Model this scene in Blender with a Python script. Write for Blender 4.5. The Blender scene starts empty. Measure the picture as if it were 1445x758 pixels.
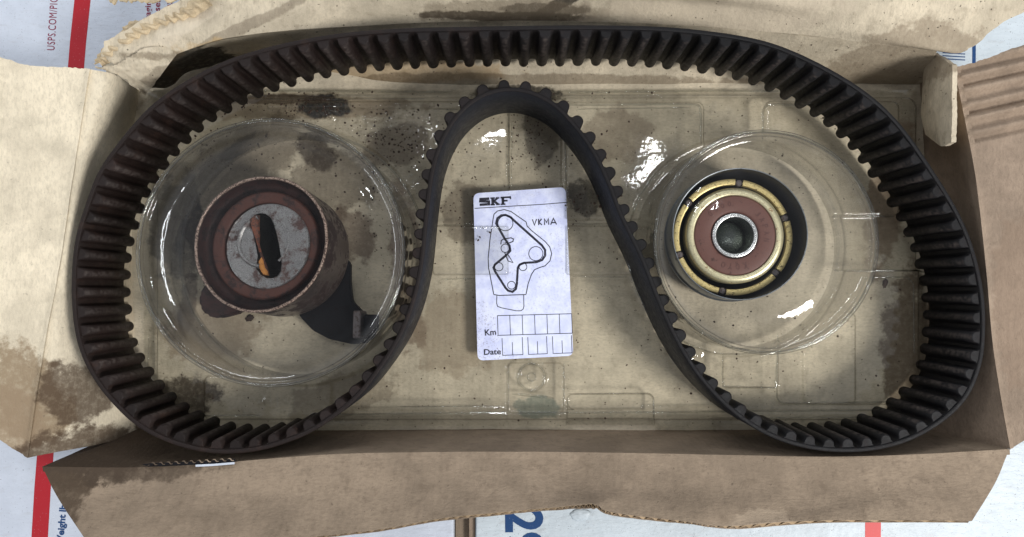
import bpy, bmesh, math, random
import numpy as np
from mathutils import Vector, Matrix, noise as mnoise

random.seed(7)
rng = np.random.RandomState(7)
SC = bpy.context.scene
COL = SC.collection

# ------------------------------------------------------------------ camera
F = 941.6                      # focal length in photo pixels (1445 wide)
CX, CY = 722.5, 379.0
D = 0.360                      # camera height over the box floor, metres
TILT = math.atan(28.0 / F)
cam_d = bpy.data.cameras.new('camera')
cam = bpy.data.objects.new('camera', cam_d)
COL.objects.link(cam)
cam.location = (0, 0, D)
cam.rotation_euler = (TILT, 0, 0)
cam_d.sensor_width = 36
cam_d.lens = 36 * F / 1445.0
cam_d.clip_start = 0.01
cam_d.clip_end = 20
SC.camera = cam

# ------------------------------------------------------------------ world, lamps, exposure
w = bpy.data.worlds.new('World'); SC.world = w; w.use_nodes = True
wn = w.node_tree.nodes; wl = w.node_tree.links
bg = wn['Background']; bg.inputs[1].default_value = 0.42
tc = wn.new('ShaderNodeTexCoord'); sp = wn.new('ShaderNodeSeparateXYZ')
rp = wn.new('ShaderNodeValToRGB')
rp.color_ramp.elements[0].position = 0.0; rp.color_ramp.elements[0].color = (1.0, 1.0, 1.03, 1)
rp.color_ramp.elements[1].position = 1.0; rp.color_ramp.elements[1].color = (0.34, 0.36, 0.40, 1)
e_ = rp.color_ramp.elements.new(0.45); e_.color = (1.25, 1.28, 1.35, 1)
e_ = rp.color_ramp.elements.new(0.84); e_.color = (1.05, 1.08, 1.16, 1)
wl.new(tc.outputs['Generated'], sp.inputs[0]); wl.new(sp.outputs['Z'], rp.inputs[0]); wl.new(rp.outputs[0], bg.inputs[0])

def area(name, loc, size, power, color, size_y=None, target=(0, 0, 0)):
    l = bpy.data.lights.new(name, 'AREA')
    l.shape = 'RECTANGLE' if size_y else 'SQUARE'
    l.size = size
    if size_y: l.size_y = size_y
    l.energy = power; l.color = color
    o = bpy.data.objects.new(name, l); COL.objects.link(o)
    o.location = loc
    o.rotation_euler = (Vector(target) - Vector(loc)).to_track_quat('-Z', 'Y').to_euler()
    return o
KEL, KAZ, KD = math.radians(46), math.radians(-28), 1.25
area('window_light', (KD*math.cos(KEL)*math.cos(KAZ), KD*math.cos(KEL)*math.sin(KAZ), KD*math.sin(KEL)), 0.26, 11.5, (1.0, 0.98, 0.95))
area('skylight_gap', (-0.050, 0.330, 1.0), 0.060, 0.34, (0.95, 0.98, 1.0), 0.042, (0, 0.03, 0))
area('skylight_gap', (0.272, 0.250, 1.0), 0.024, 0.26, (0.95, 0.98, 1.0), 0.070, (0, 0.03, 0))

area('added_back_strip', (-0.15, 1.0, 0.72), 1.1, 3.0, (0.93, 0.97, 1.0), 0.05)  # unseen strip lamp added to draw bright lines on the plastic edges
area('added_side_strip', (-1.0, 0.05, 0.70), 0.8, 1.6, (0.95, 0.98, 1.0), 0.05)  # unseen strip added for left rim lines and to fill the right wall

vs = SC.view_settings
vs.view_transform = 'Standard'; vs.look = 'None'; vs.exposure = 0.16; vs.gamma = 1.0; vs.use_curve_mapping = False
SC.cycles.transparent_max_bounces = 24
SC.cycles.max_bounces = 8
SC.cycles.caustics_reflective = False
SC.cycles.caustics_refractive = False

# ------------------------------------------------------------------ picture <-> place
ct, st = math.cos(TILT), math.sin(TILT)
LOOK = Vector((0, st, -ct)); UPV = Vector((0, ct, st))
def U(px, py, z=0.0):
    """point of the place seen at photo pixel (px,py) that lies z mm above the box floor"""
    d = LOOK + Vector((1, 0, 0)) * ((px - CX) / F) + UPV * ((CY - py) / F)
    t = (z / 1000.0 - D) / d.z
    return Vector((0, 0, D)) + d * t
def PXY(x, y, z):
    v = Vector((x, y, z - D)); k = v.dot(LOOK)
    return CX + F * v.x / k, CY - F * v.dot(UPV) / k

# ------------------------------------------------------------------ objects
def tag(o, label=None, cat=None, group=None, kind=None):
    if label: o['label'] = label
    if cat: o['category'] = cat
    if group: o['group'] = group
    if kind: o['kind'] = kind
    return o
def empty(name, loc, label, cat, group=None):
    o = bpy.data.objects.new(name, None); COL.objects.link(o)
    o.location = loc; o.empty_display_size = 0.01
    tag(o, label, cat, group); return o
def link(name, me, mat=None, parent=None, smooth=False, label=None, kind=None, mw=None):
    o = bpy.data.objects.new(name, me); COL.objects.link(o)
    if mat is not None and not me.materials: me.materials.append(mat)
    if smooth:
        me.polygons.foreach_set('use_smooth', [True] * len(me.polygons))
    M = mw if mw is not None else Matrix()
    if parent is not None:
        o.parent = parent
        pw = Matrix.Identity(4)
        p = parent
        while p is not None:
            pw = p.matrix_basis @ pw; p = p.parent
        o.matrix_basis = pw.inverted() @ M
    else:
        o.matrix_basis = M
    tag(o, label, kind=kind)
    return o
def mesh(verts, faces, name='mesh'):
    me = bpy.data.meshes.new(name); me.from_pydata([tuple(v) for v in verts], [], faces); me.update(); return me
def autosmooth(o, ang=35):
    me = o.data
    bm = bmesh.new(); bm.from_mesh(me)
    bmesh.ops.recalc_face_normals(bm, faces=bm.faces)
    a = math.radians(ang)
    for e in bm.edges:
        e.smooth = not (len(e.link_faces) == 2 and e.calc_face_angle(0) > a)
    for f in bm.faces: f.smooth = True
    bm.to_mesh(me); bm.free()

def cr(p0, p1, p2, p3, t):
    return 0.5 * ((2*p1) + (-p0+p2)*t + (2*p0-5*p1+4*p2-p3)*t*t + (-p0+3*p1-3*p2+p3)*t*t*t)
def resample_row(P, n):
    P = np.asarray(P, float); m = len(P)
    out = []
    for i in range(n):
        s = i / (n - 1) * (m - 1); k = min(int(s), m - 2); t = s - k
        p0 = P[k-1] if k > 0 else 2*P[0] - P[1]
        p3 = P[k+2] if k + 2 < m else 2*P[m-1] - P[m-2]
        out.append(cr(p0, P[k], P[k+1], p3, t))
    return np.array(out)

def sheet(name, rows, nu, nv, thick, mat, parent, amp=0.4, scale=30.0, rag=0.0, ragside=(), label=None, fn=None, seed=0.0, linear_v=False, up=None):
    """corrugated board or paper lofted through rows of (px,py,zmm), with real thickness (mm)"""
    W = []
    for r in rows:
        r = resample_row(r, nu)
        W.append([list(U(*p)) for p in r])
    W = np.array(W)                         # rows x nu x 3
    cols = []
    for i in range(nu):
        c = W[:, i, :]
        if linear_v:
            m = len(c); cc = []
            for j in range(nv):
                s = j/(nv-1)*(m-1); k = min(int(s), m-2); t = s-k
                cc.append(c[k]*(1-t) + c[k+1]*t)
            cols.append(np.array(cc))
        else: cols.append(resample_row(c, nv))
    G = np.array(cols)                      # nu x nv x 3
    # ragged borders
    if rag:
        for i in range(nu):
            for j in range(nv):
                q = G[i, j] * 1000
                n1 = (mnoise.noise(Vector(q) * 0.55 + Vector((seed, 0, 9))) + 0.6*mnoise.noise(Vector(q) * 1.6 + Vector((seed, 5, 9)))) * rag / 1000
                if 'v1' in ragside and j == nv-1: G[i, j] += (G[i, j] - G[i, j-1]) / (np.linalg.norm(G[i, j] - G[i, j-1]) + 1e-9) * n1
                if 'v0' in ragside and j == 0: G[i, j] += (G[i, j] - G[i, j+1]) / (np.linalg.norm(G[i, j] - G[i, j+1]) + 1e-9) * n1
                if 'u0' in ragside and i == 0: G[i, j] += (G[i, j] - G[i+1, j]) / (np.linalg.norm(G[i, j] - G[i+1, j]) + 1e-9) * n1
                if 'u1' in ragside and i == nu-1: G[i, j] += (G[i, j] - G[i-1, j]) / (np.linalg.norm(G[i, j] - G[i-1, j]) + 1e-9) * n1
    du = np.gradient(G, axis=0); dv = np.gradient(G, axis=1)
    N = np.cross(du, dv); N /= (np.linalg.norm(N, axis=2, keepdims=True) + 1e-12)
    tocam = np.array((0, 0, D)) - G
    if up is not None: tocam = np.broadcast_to(np.array(up, float), G.shape)
    if (N * tocam).sum(axis=2).mean() < 0: N = -N
    for i in range(nu):
        for j in range(nv):
            q = Vector(G[i, j] * 1000)
            d = amp * (mnoise.noise(q / scale + Vector((seed, 3, 1))) + 0.4 * mnoise.noise(q / scale * 3.1 + Vector((seed, 8, 2))))
            if fn: d += fn(i/(nu-1), j/(nv-1), q)
            G[i, j] += N[i, j] * d / 1000
    verts = [tuple(G[i, j]) for i in range(nu) for j in range(nv)]
    B = G - N * thick / 1000
    verts += [tuple(B[i, j]) for i in range(nu) for j in range(nv)]
    o = nu * nv; faces = []
    flip = False
    # orientation
    a, b, c = G[0, 0], G[1, 0], G[0, 1]
    if np.dot(np.cross(b - a, c - a), N[0, 0]) < 0: flip = True
    def add(q): faces.append(q[::-1] if flip else q)
    for i in range(nu-1):
        for j in range(nv-1):
            k = i*nv + j
            add((k, k+nv, k+nv+1, k+1)); add((o+k, o+k+1, o+k+nv+1, o+k+nv))
    for i in range(nu-1):
        k = i*nv; add((k, o+k, o+k+nv, k+nv)); k = i*nv + nv-1; add((k, k+nv, o+k+nv, o+k))
    for j in range(nv-1):
        k = j; add((k, k+1, o+k+1, o+k)); k = (nu-1)*nv + j; add((k, o+k, o+k+1, k+1))
    ob = link(name, mesh(verts, faces, name), mat, parent, label=label)
    autosmooth(ob, 50)
    ob['_'] = 0; del ob['_']
    return ob, G, N

def lathe(profile, seg=96, a0=0.0, a1=2*math.pi, close=False, mod=None):
    """surface of revolution; profile (r,z) in mm"""
    full = abs(a1 - a0 - 2*math.pi) < 1e-6
    n = seg if full else seg + 1
    vs_, fs = [], []
    m = len(profile)
    for i in range(n):
        a = a0 + (a1 - a0) * i / seg
        for k, (r, z) in enumerate(profile):
            rr, zz = (r, z) if mod is None else mod(a, r, z, k)
            vs_.append((rr*math.cos(a)/1000, rr*math.sin(a)/1000, zz/1000))
    for i in range(seg):
        i2 = (i + 1) % n
        for k in range(m if close else m-1):
            k2 = (k+1) % m
            fs.append((i*m+k, i2*m+k, i2*m+k2, i*m+k2))
    if close and not full:
        fs.append(tuple(range(m))[::-1]); fs.append(tuple((n-1)*m + k for k in range(m)))
    return mesh(vs_, fs, 'lathe')
def ring(r0, r1, z0, z1, bev=0.3, seg=96, **kw):
    """closed ring between radii r0<r1 and heights z0<z1 with eased edges"""
    b = bev
    if r0 <= 0.01:
        pr = [(0.001, z0), (r1, z0), (r1, z1-b), (r1-b, z1), (0.001, z1)]
        return lathe(pr, seg, **kw)
    pr = [(r0, z0), (r1, z0), (r1, z1-b), (r1-b*0.3, z1-b*0.3), (r1-b, z1), (r0+b, z1), (r0+b*0.3, z1-b*0.3), (r0, z1-b)]
    return lathe(pr, seg, close=True, **kw)

def text_mesh(s, size, bold=0.0, xs=1.0, ext=0.00004, shear=0.0, space=1.0):
    c = bpy.data.curves.new('t', 'FONT'); c.body = s; c.size = size; c.offset = bold; c.extrude = ext; c.shear = shear
    c.align_x = 'LEFT'; c.align_y = 'BOTTOM_BASELINE'; c.space_character = space; c.resolution_u = 4
    o = bpy.data.objects.new('t', c); COL.objects.link(o)
    dg = bpy.context.evaluated_depsgraph_get(); dg.update()
    me = bpy.data.meshes.new_from_object(o.evaluated_get(dg))
    bpy.data.objects.remove(o); bpy.data.curves.remove(c)
    me.transform(Matrix.Diagonal((xs, 1, 1, 1)))
    return me
def fit_text(s, w_, h_, **kw):
    """text mesh scaled to width w_ and height h_ (metres), lower left corner at the origin"""
    me = text_mesh(s, 0.01, **kw)
    co = np.array([v.co[:] for v in me.vertices]); lo = co.min(0); hi = co.max(0)
    me.transform(Matrix.Translation((-lo[0], -lo[1], 0)))
    me.transform(Matrix.Diagonal((w_/(hi[0]-lo[0]), h_/(hi[1]-lo[1]), 1, 1)))
    return me
def flat_frame(p_origin, p_right, z):
    """matrix: origin at pixel, x axis towards the second pixel, lying flat at height z mm"""
    a = U(*p_origin, z); b = U(*p_right, z)
    x = (b - a).normalized(); zz = Vector((0, 0, 1)); y = zz.cross(x)
    M = Matrix((x, y, zz)).transposed().to_4x4(); M.translation = a
    return M, (b - a).length

# ------------------------------------------------------------------ materials
class NT:
    def __init__(s, name):
        s.m = bpy.data.materials.new(name); s.m.use_nodes = True
        s.n = s.m.node_tree.nodes; s.l = s.m.node_tree.links
        s.b = s.n['Principled BSDF']; s.out = s.n['Material Output']
        g = s.n.new('ShaderNodeNewGeometry')
        v = s.n.new('ShaderNodeVectorMath'); v.operation = 'SCALE'; v.inputs['Scale'].default_value = 1000
        s.l.new(g.outputs['Position'], v.inputs[0]); s.P = v.outputs[0]; s.geo = g
    def noise(s, scale, detail=3, rough=0.55, vec=None, stretch=None, dist=0.0):
        t = s.n.new('ShaderNodeTexNoise'); t.inputs['Scale'].default_value = scale
        t.inputs['Detail'].default_value = detail; t.inputs['Roughness'].default_value = rough; t.inputs['Distortion'].default_value = dist
        p = vec or s.P
        if stretch:
            mp = s.n.new('ShaderNodeMapping'); mp.inputs['Scale'].default_value = stretch
            if len(stretch) == 3: pass
            s.l.new(p, mp.inputs[0]); p = mp.outputs[0]
        s.l.new(p, t.inputs['Vector']); return t.outputs['Fac']
    def math(s, op, a, b=None, c=None, clamp=False):
        t = s.n.new('ShaderNodeMath'); t.operation = op; t.use_clamp = clamp
        for i, x in enumerate((a, b, c)):
            if x is None: continue
            if isinstance(x, (int, float)): t.inputs[i].default_value = x
            else: s.l.new(x, t.inputs[i])
        return t.outputs[0]
    def rng(s, x, a, b, c=0.0, d=1.0, smooth=True):
        t = s.n.new('ShaderNodeMapRange'); t.interpolation_type = 'SMOOTHSTEP' if smooth else 'LINEAR'
        s.l.new(x, t.inputs['Value'])
        for k, v in zip(('From Min', 'From Max', 'To Min', 'To Max'), (a, b, c, d)): t.inputs[k].default_value = v
        return t.outputs[0]
    def mix(s, f, a, b, mode='MIX'):
        t = s.n.new('ShaderNodeMix'); t.data_type = 'RGBA'; t.blend_type = mode
        for sock, x in ((t.inputs[0], f), (t.inputs[6], a), (t.inputs[7], b)):
            if isinstance(x, (int, float)): sock.default_value = x
            elif isinstance(x, tuple): sock.default_value = x if len(x) == 4 else x + (1,)
            else: s.l.new(x, sock)
        return t.outputs[2]
    def blob(s, c, rx, ry, ang=0.0, amp=0.75, nsc=0.10, soft=0.14, src=None):
        """irregular patch round world point c (m), radii mm"""
        mp = s.n.new('ShaderNodeMapping'); mp.vector_type = 'TEXTURE'
        mp.inputs['Location'].default_value = (c[0]*1000, c[1]*1000, 0)
        mp.inputs['Rotation'].default_value = (0, 0, ang)
        mp.inputs['Scale'].default_value = (rx, ry, 1e6)
        s.l.new(s.P, mp.inputs[0])
        ln = s.n.new('ShaderNodeVectorMath'); ln.operation = 'LENGTH'; s.l.new(mp.outputs[0], ln.inputs[0])
        nz = src or s.noise(nsc, 5, 0.65)
        d = s.math('ADD', ln.outputs['Value'], s.math('MULTIPLY', s.math('SUBTRACT', nz, 0.5), amp*2))
        return s.math('MULTIPLY', s.rng(d, 1.0 - soft, 1.0 + soft, 1.0, 0.0), s.rng(s.noise(0.33, 5, 0.7), 0.34, 0.56, 0.82, 1.0))
    def bump(s, h, strength=0.3, dist=0.0003, prev=None):
        t = s.n.new('ShaderNodeBump'); t.inputs['Strength'].default_value = strength; t.inputs['Distance'].default_value = dist
        s.l.new(h, t.inputs['Height'])
        if prev is not None: s.l.new(prev, t.inputs['Normal'])
        return t.outputs[0]
    def set(s, color=None, rough=None, metal=None, normal=None, spec=None):
        for k, x in (('Base Color', color), ('Roughness', rough), ('Metallic', metal), ('Normal', normal), ('Specular IOR Level', spec)):
            if x is None: continue
            if isinstance(x, (int, float)): s.b.inputs[k].default_value = x
            elif isinstance(x, tuple): s.b.inputs[k].default_value = x if len(x) == 4 else x + (1,)
            else: s.l.new(x, s.b.inputs[k])
        return s.m

WET = (0.085, 0.055, 0.035); OIL_AND_SHADE = (0.020, 0.017, 0.014)
def cardboard(name, base, dirt=0.5, blobs=(), fib=(1, 1, 1), speck=0.5, rough=0.85, grime=(0.11, 0.08, 0.055), flute=0.10):
    t = NT(name)
    big = t.noise(0.035, 4, 0.6)
    mid = t.noise(0.16, 5, 0.65)
    fine = t.noise(1.1, 3, 0.6, stretch=fib)
    fine2 = t.noise(3.0, 2, 0.5)
    lo = tuple(x*0.80 for x in base); hi = tuple(min(1, x*1.10) for x in base)
    c = t.mix(t.rng(big, 0.35, 0.65), lo, hi)
    strk = t.noise(0.30, 4, 0.75, stretch=(fib[0]*0.5+0.15, fib[1]*0.5+0.15, 1))
    c = t.mix(t.math('MULTIPLY', t.rng(strk, 0.45, 0.7), 0.30), c, tuple(x*0.6 for x in base))
    c = t.mix(t.math('MULTIPLY', t.rng(fine, 0.42, 0.72), 0.42), c, tuple(x*0.62 for x in base))
    c = t.mix(t.math('MULTIPLY', t.rng(fine2, 0.5, 0.75), 0.22), c, tuple(min(1, x*1.35) for x in base))
    c = t.mix(t.math('MULTIPLY', t.rng(mid, 0.50, 0.72), dirt), c, grime)
    for (px, py, z, rx, ry, ang, col, st_) in blobs:
        k = 0.383 * (360 - z) / 360
        b = t.blob(U(px, py, z), rx*k, ry*k, ang)
        c = t.mix(t.math('MULTIPLY', b, st_), c, col)
    sn = t.noise(0.55, 2, 0.5)
    sm = t.math('MULTIPLY', t.rng(sn, 0.70, 0.74), speck)
    c = t.mix(sm, c, (0.03, 0.02, 0.015))
    sepx = t.n.new('ShaderNodeSeparateXYZ'); t.l.new(t.P, sepx.inputs[0])
    wb = t.math('SINE', t.math('ADD', t.math('MULTIPLY', sepx.outputs[0], 2*math.pi/3.1), t.math('MULTIPLY', big, 9.0)))
    crs = t.math('MULTIPLY', t.noise(0.07, 6, 0.7, dist=1.2), 2.6)
    fine = t.math('ADD', fine, t.math('ADD', crs, t.math('MULTIPLY', wb, flute)))
    h = t.math('ADD', t.math('MULTIPLY', fine, 0.6), t.math('ADD', t.math('MULTIPLY', fine2, 0.35), mid))
    return t.set(c, rough, 0.0, t.bump(h, 0.8, 0.00045), 0.2)

KR = (0.46, 0.36, 0.245)
m_left = cardboard('kraft_board_pale', (0.76, 0.67, 0.51), 0.10, [
    (45, 560, 38, 40, 75, 0.3, (0.27, 0.20, 0.125), 0.92), (10, 600, 42, 45, 50, 0, (0.29, 0.215, 0.14), 0.9),
    (112, 555, 25, 26, 45, 0.2, WET, 0.85), (120, 640, 20, 60, 40, 0, WET, 0.9),
    (150, 420, 20, 20, 60, 0, (0.3, 0.23, 0.15), 0.5)], fib=(1, 0.35, 1), speck=0.25)
m_front = cardboard('kraft_board_front', (0.295, 0.228, 0.165), 0.3, [
    (125, 625, 20, 150, 42, 0.1, (0.075, 0.052, 0.035), 0.95), (95, 690, 30, 55, 55, 0.6, (0.085, 0.06, 0.04), 0.92),
    (210, 635, 20, 110, 26, 0.0, (0.07, 0.05, 0.035), 0.8),
    (1040, 716, 33, 45, 16, 0.2, (0.43, 0.34, 0.25), 0.6), (1022, 735, 30, 16, 8, 0.2, (0.13, 0.09, 0.06), 0.7)], fib=(0.35, 1, 1), speck=0.35)
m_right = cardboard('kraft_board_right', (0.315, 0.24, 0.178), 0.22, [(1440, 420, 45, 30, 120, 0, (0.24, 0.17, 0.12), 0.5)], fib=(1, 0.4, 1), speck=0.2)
m_back = cardboard('kraft_board_back', (0.60, 0.52, 0.39), 0.30, [
    (712, 17, 38, 125, 5, 0.0, (0.02, 0.017, 0.014), 1.0), (790, 3, 40, 40, 6, 0.3, (0.02, 0.017, 0.014), 0.9), (770, 8, 40, 70, 6, 0.0, (0.03, 0.025, 0.02), 0.8), (735, 10, 42, 150, 14, 0.0, (0.16, 0.125, 0.085), 0.55),
    (1270, 88, 30, 85, 40, 0.1, (0.2, 0.15, 0.1), 0.6), (1010, 10, 44, 170, 40, 0, (0.5, 0.42, 0.32), 0.5),
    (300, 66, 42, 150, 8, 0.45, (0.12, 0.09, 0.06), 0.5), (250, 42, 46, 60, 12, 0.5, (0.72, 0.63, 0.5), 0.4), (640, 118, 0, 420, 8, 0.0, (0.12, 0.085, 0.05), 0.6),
    (480, 95, 15, 160, 15, 0.0, (0.5, 0.33, 0.14), 0.5)], fib=(1, 0.25, 1), speck=0.75, grime=(0.13, 0.095, 0.06))
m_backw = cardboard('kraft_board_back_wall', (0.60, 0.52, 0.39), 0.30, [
    (262, 100, 10, 75, 34, 0.55, OIL_AND_SHADE, 0.9), (1270, 88, 30, 85, 40, 0.1, (0.2, 0.15, 0.1), 0.6), (560, 100, 8, 160, 12, 0.0, (0.42, 0.27, 0.12), 0.5),  # dark blob at the left paints the shade of the gap behind the belt
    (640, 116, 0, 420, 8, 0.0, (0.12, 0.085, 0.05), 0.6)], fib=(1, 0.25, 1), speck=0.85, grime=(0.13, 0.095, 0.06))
m_floor = cardboard('kraft_board_floor', (0.63, 0.55, 0.415), 0.24, [
    (400, 150, 0, 190, 18, 0.0, (0.2, 0.14, 0.085), 0.6), (455, 150, 0, 42, 16, 0.0, (0.03, 0.03, 0.03), 0.95),
    (560, 205, 0, 50, 30, 0.3, (0.11, 0.075, 0.048), 0.6), (330, 235, 0, 110, 45, 0.5, (0.12, 0.09, 0.06), 0.6),
    (250, 330, 0, 38, 70, 0.1, (0.045, 0.04, 0.033), 0.8), (470, 260, 0, 60, 50, 0.2, (0.10, 0.075, 0.05), 0.6),
    (730, 135, 0, 60, 16, 0.0, OIL_AND_SHADE, 0.9), (765, 185, 0, 26, 45, 0.0, (0.07, 0.055, 0.04), 0.7),
    (825, 280, 0, 26, 26, 0.0, OIL_AND_SHADE, 0.8), (655, 300, 0, 30, 45, 0.0, (0.12, 0.09, 0.06), 0.6),
    (870, 190, 0, 50, 40, 0.2, (0.12, 0.075, 0.045), 0.45), (575, 380, 0, 22, 120, 0.1, (0.11, 0.06, 0.04), 0.6),
    (230, 580, 0, 80, 38, 0.4, (0.06, 0.045, 0.032), 0.92), (480, 560, 0, 80, 30, 0.3, (0.13, 0.095, 0.06), 0.5),
    (1285, 500, 0, 42, 110, 0.0, (0.14, 0.10, 0.065), 0.85), (1255, 270, 0, 30, 110, -0.2, (0.16, 0.09, 0.05), 0.6),
    (640, 470, 0, 60, 60, 0.2, (0.27, 0.20, 0.13), 0.5), (760, 575, 0, 32, 16, 0.0, (0.18, 0.22, 0.18), 0.7),
    (300, 460, 0, 70, 50, 0.2, (0.23, 0.16, 0.10), 0.5), (345, 205, 0, 40, 12, 0.5, (0.035, 0.026, 0.02), 0.85), (445, 215, 0, 34, 20, -0.6, (0.05, 0.034, 0.024), 0.8),
    (270, 300, 0, 14, 60, 0.1, (0.03, 0.024, 0.02), 0.8), (500, 330, 0, 26, 40, 0.4, (0.10, 0.06, 0.04), 0.7), (265, 430, 0, 12, 50, -0.1, (0.08, 0.055, 0.04), 0.7), (380, 140, 0, 90, 7, 0.0, (0.07, 0.045, 0.03), 0.75)], fib=(0.4, 1, 1), speck=0.8)
m_edge = cardboard('torn_board_edge', (0.62, 0.50, 0.33), 0.35, [], speck=0.2)
m_flute = cardboard('board_fluting', (0.40, 0.29, 0.18), 0.1, [], speck=0.0)

def white_paper(name, base, streak=0.1, specks=0.6, crumple=1.0):
    t = NT(name)
    n1 = t.noise(0.05, 4, 0.6); n2 = t.noise(0.35, 4, 0.6, stretch=(0.3, 1, 1)); n3 = t.noise(1.4, 3, 0.6)
    c = t.mix(t.rng(n1, 0.35, 0.7), tuple(x*0.9 for x in base), base)
    c = t.mix(t.math('MULTIPLY', t.rng(n2, 0.55, 0.75), streak), c, (0.35, 0.33, 0.32))
    c = t.mix(t.math('MULTIPLY', t.rng(n3, 0.65, 0.72), specks), c, (0.06, 0.05, 0.05))
    h = t.math('ADD', t.math('MULTIPLY', n2, 1.0), t.noise(0.12, 3, 0.5))
    return t.set(c, 0.45, 0, t.bump(h, 0.5*crumple, 0.0012), 0.4)
m_white = white_paper('white_mailer', (0.60, 0.65, 0.74), 0.2, 0.6)
m_white_r = white_paper('white_mailer_speckled', (0.58, 0.65, 0.70), 0.3, 1.0)
def ink(name, col, wear=0.25, rough=0.5):
    t = NT(name); n = t.noise(1.2, 4, 0.7)
    c = t.mix(t.math('MULTIPLY', t.rng(n, 0.62, 0.72), wear), col, (0.6, 0.62, 0.7))
    return t.set(c, rough, 0, None, 0.3)
m_red = ink('red_ink', (0.42, 0.012, 0.022), 0.35)
m_red2 = ink('coral_ink', (0.62, 0.075, 0.075), 0.3)
m_navy = ink('navy_ink', (0.012, 0.055, 0.17), 0.3)
m_maroon = ink('maroon_ink', (0.22, 0.015, 0.05), 0.2)
m_black = ink('black_ink', (0.022, 0.022, 0.035), 0.6)

def sticker_mat():
    t = NT('sticker_paper')
    n1 = t.noise(0.12, 3, 0.6); n2 = t.noise(0.9, 4, 0.75); n3 = t.noise(0.22, 3, 0.6)
    c = t.mix(t.rng(n1, 0.35, 0.65), (0.60, 0.64, 0.88), (0.74, 0.78, 0.97))
    b = t.blob(U(683, 460, 8), 7, 14, 0.3, src=t.noise(0.5, 4, 0.7)); b2 = t.blob(U(690, 503, 8), 14, 4, 0, src=t.noise(0.5, 4, 0.7))
    b3 = t.blob(U(750, 350, 8), 22, 36, 0.3, src=t.noise(0.5, 4, 0.7))
    dm = t.math('MULTIPLY', t.math('ADD', t.math('MULTIPLY', b3, 0.45), t.math('ADD', b, b2), clamp=True), t.rng(n2, 0.52, 0.66))
    c = t.mix(t.math('MULTIPLY', dm, 0.6), c, (0.14, 0.10, 0.13))
    c = t.mix(t.math('MULTIPLY', t.rng(n2, 0.67, 0.74), 0.75), c, (0.10, 0.08, 0.11))
    return t.set(c, 0.42, 0, t.bump(t.math('ADD', n3, t.math('MULTIPLY', n2, 0.15)), 0.35, 0.0012), 0.45)
m_stick = sticker_mat()

def rubber(name, back=False):
    t = NT(name)
    sx = t.n.new('ShaderNodeSeparateXYZ'); t.l.new(t.P, sx.inputs[0])
    fx = t.rng(t.math('ADD', sx.outputs[0], t.math('MULTIPLY', t.noise(0.03, 3), 60)), -130, 120)
    n = t.noise(0.35, 5, 0.7); f = t.noise(2.2, 4, 0.7)
    c = t.mix(fx, (0.014, 0.0085, 0.0072), (0.0042, 0.0040, 0.0050))
    c = t.mix(t.math('MULTIPLY', t.rng(n, 0.5, 0.75), 0.3), c, (0.035, 0.023, 0.020))
    c = t.mix(t.math('MULTIPLY', t.rng(f, 0.66, 0.75), 0.45), c, (0.085, 0.066, 0.056))
    sc2 = t.noise(0.09, 5, 0.75)
    c = t.mix(t.math('MULTIPLY', t.math('MULTIPLY', t.rng(sc2, 0.52, 0.66), t.math('SUBTRACT', 1.0, fx)), 0.4), c, (0.040, 0.022, 0.016))
    if back: c = t.mix(0.6, c, (0.010, 0.014, 0.021))
    r = t.rng(n, 0.3, 0.7, 0.44 if not back else 0.36, 0.68, smooth=False)
    return t.set(c, r, 0, t.bump(t.math('ADD', f, n), 0.6, 0.0003), 0.24)
def tooth_rubber():
    m = rubber('tooth_rubber'); nt = m.node_tree; n, l = nt.nodes, nt.links
    bs = n['Principled BSDF']; old = bs.inputs['Base Color'].links[0].from_socket
    tc = n.new('ShaderNodeTexCoord'); sx = n.new('ShaderNodeSeparateXYZ'); l.new(tc.outputs['Object'], sx.inputs[0])
    mr = n.new('ShaderNodeMapRange'); mr.interpolation_type = 'SMOOTHSTEP'; l.new(sx.outputs[0], mr.inputs[0])
    mr.inputs[1].default_value = 0.0036; mr.inputs[2].default_value = 0.0044
    g = n.new('ShaderNodeNewGeometry'); v = n.new('ShaderNodeVectorMath'); v.operation = 'SCALE'; v.inputs['Scale'].default_value = 1000; l.new(g.outputs['Position'], v.inputs[0])
    nz = n.new('ShaderNodeTexNoise'); nz.inputs['Scale'].default_value = 0.5; nz.inputs['Detail'].default_value = 4; l.new(v.outputs[0], nz.inputs['Vector'])
    m2 = n.new('ShaderNodeMapRange'); l.new(nz.outputs['Fac'], m2.inputs[0]); m2.inputs[1].default_value = 0.4; m2.inputs[2].default_value = 0.65; m2.inputs[4].default_value = 0.8
    mu = n.new('ShaderNodeMath'); mu.operation = 'MULTIPLY'; l.new(mr.outputs[0], mu.inputs[0]); l.new(m2.outputs[0], mu.inputs[1])
    mx = n.new('ShaderNodeMix'); mx.data_type = 'RGBA'; l.new(mu.outputs[0], mx.inputs[0]); l.new(old, mx.inputs[6]); mx.inputs[7].default_value = (0.062, 0.050, 0.045, 1)  # lighter crown tone paints highlight streaks along the worn tooth tops
    oi = n.new('ShaderNodeObjectInfo'); m3 = n.new('ShaderNodeMapRange'); l.new(oi.outputs['Random'], m3.inputs[0]); m3.inputs[3].default_value = 0.65; m3.inputs[4].default_value = 1.4
    vm = n.new('ShaderNodeVectorMath'); vm.operation = 'SCALE'; l.new(mx.outputs[2], vm.inputs[0]); l.new(m3.outputs[0], vm.inputs['Scale'])
    l.new(vm.outputs[0], bs.inputs['Base Color'])
    return m
m_rub = rubber('belt_rubber'); m_tooth = tooth_rubber(); m_back_r = rubber('belt_back_rubber', True)

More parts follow.
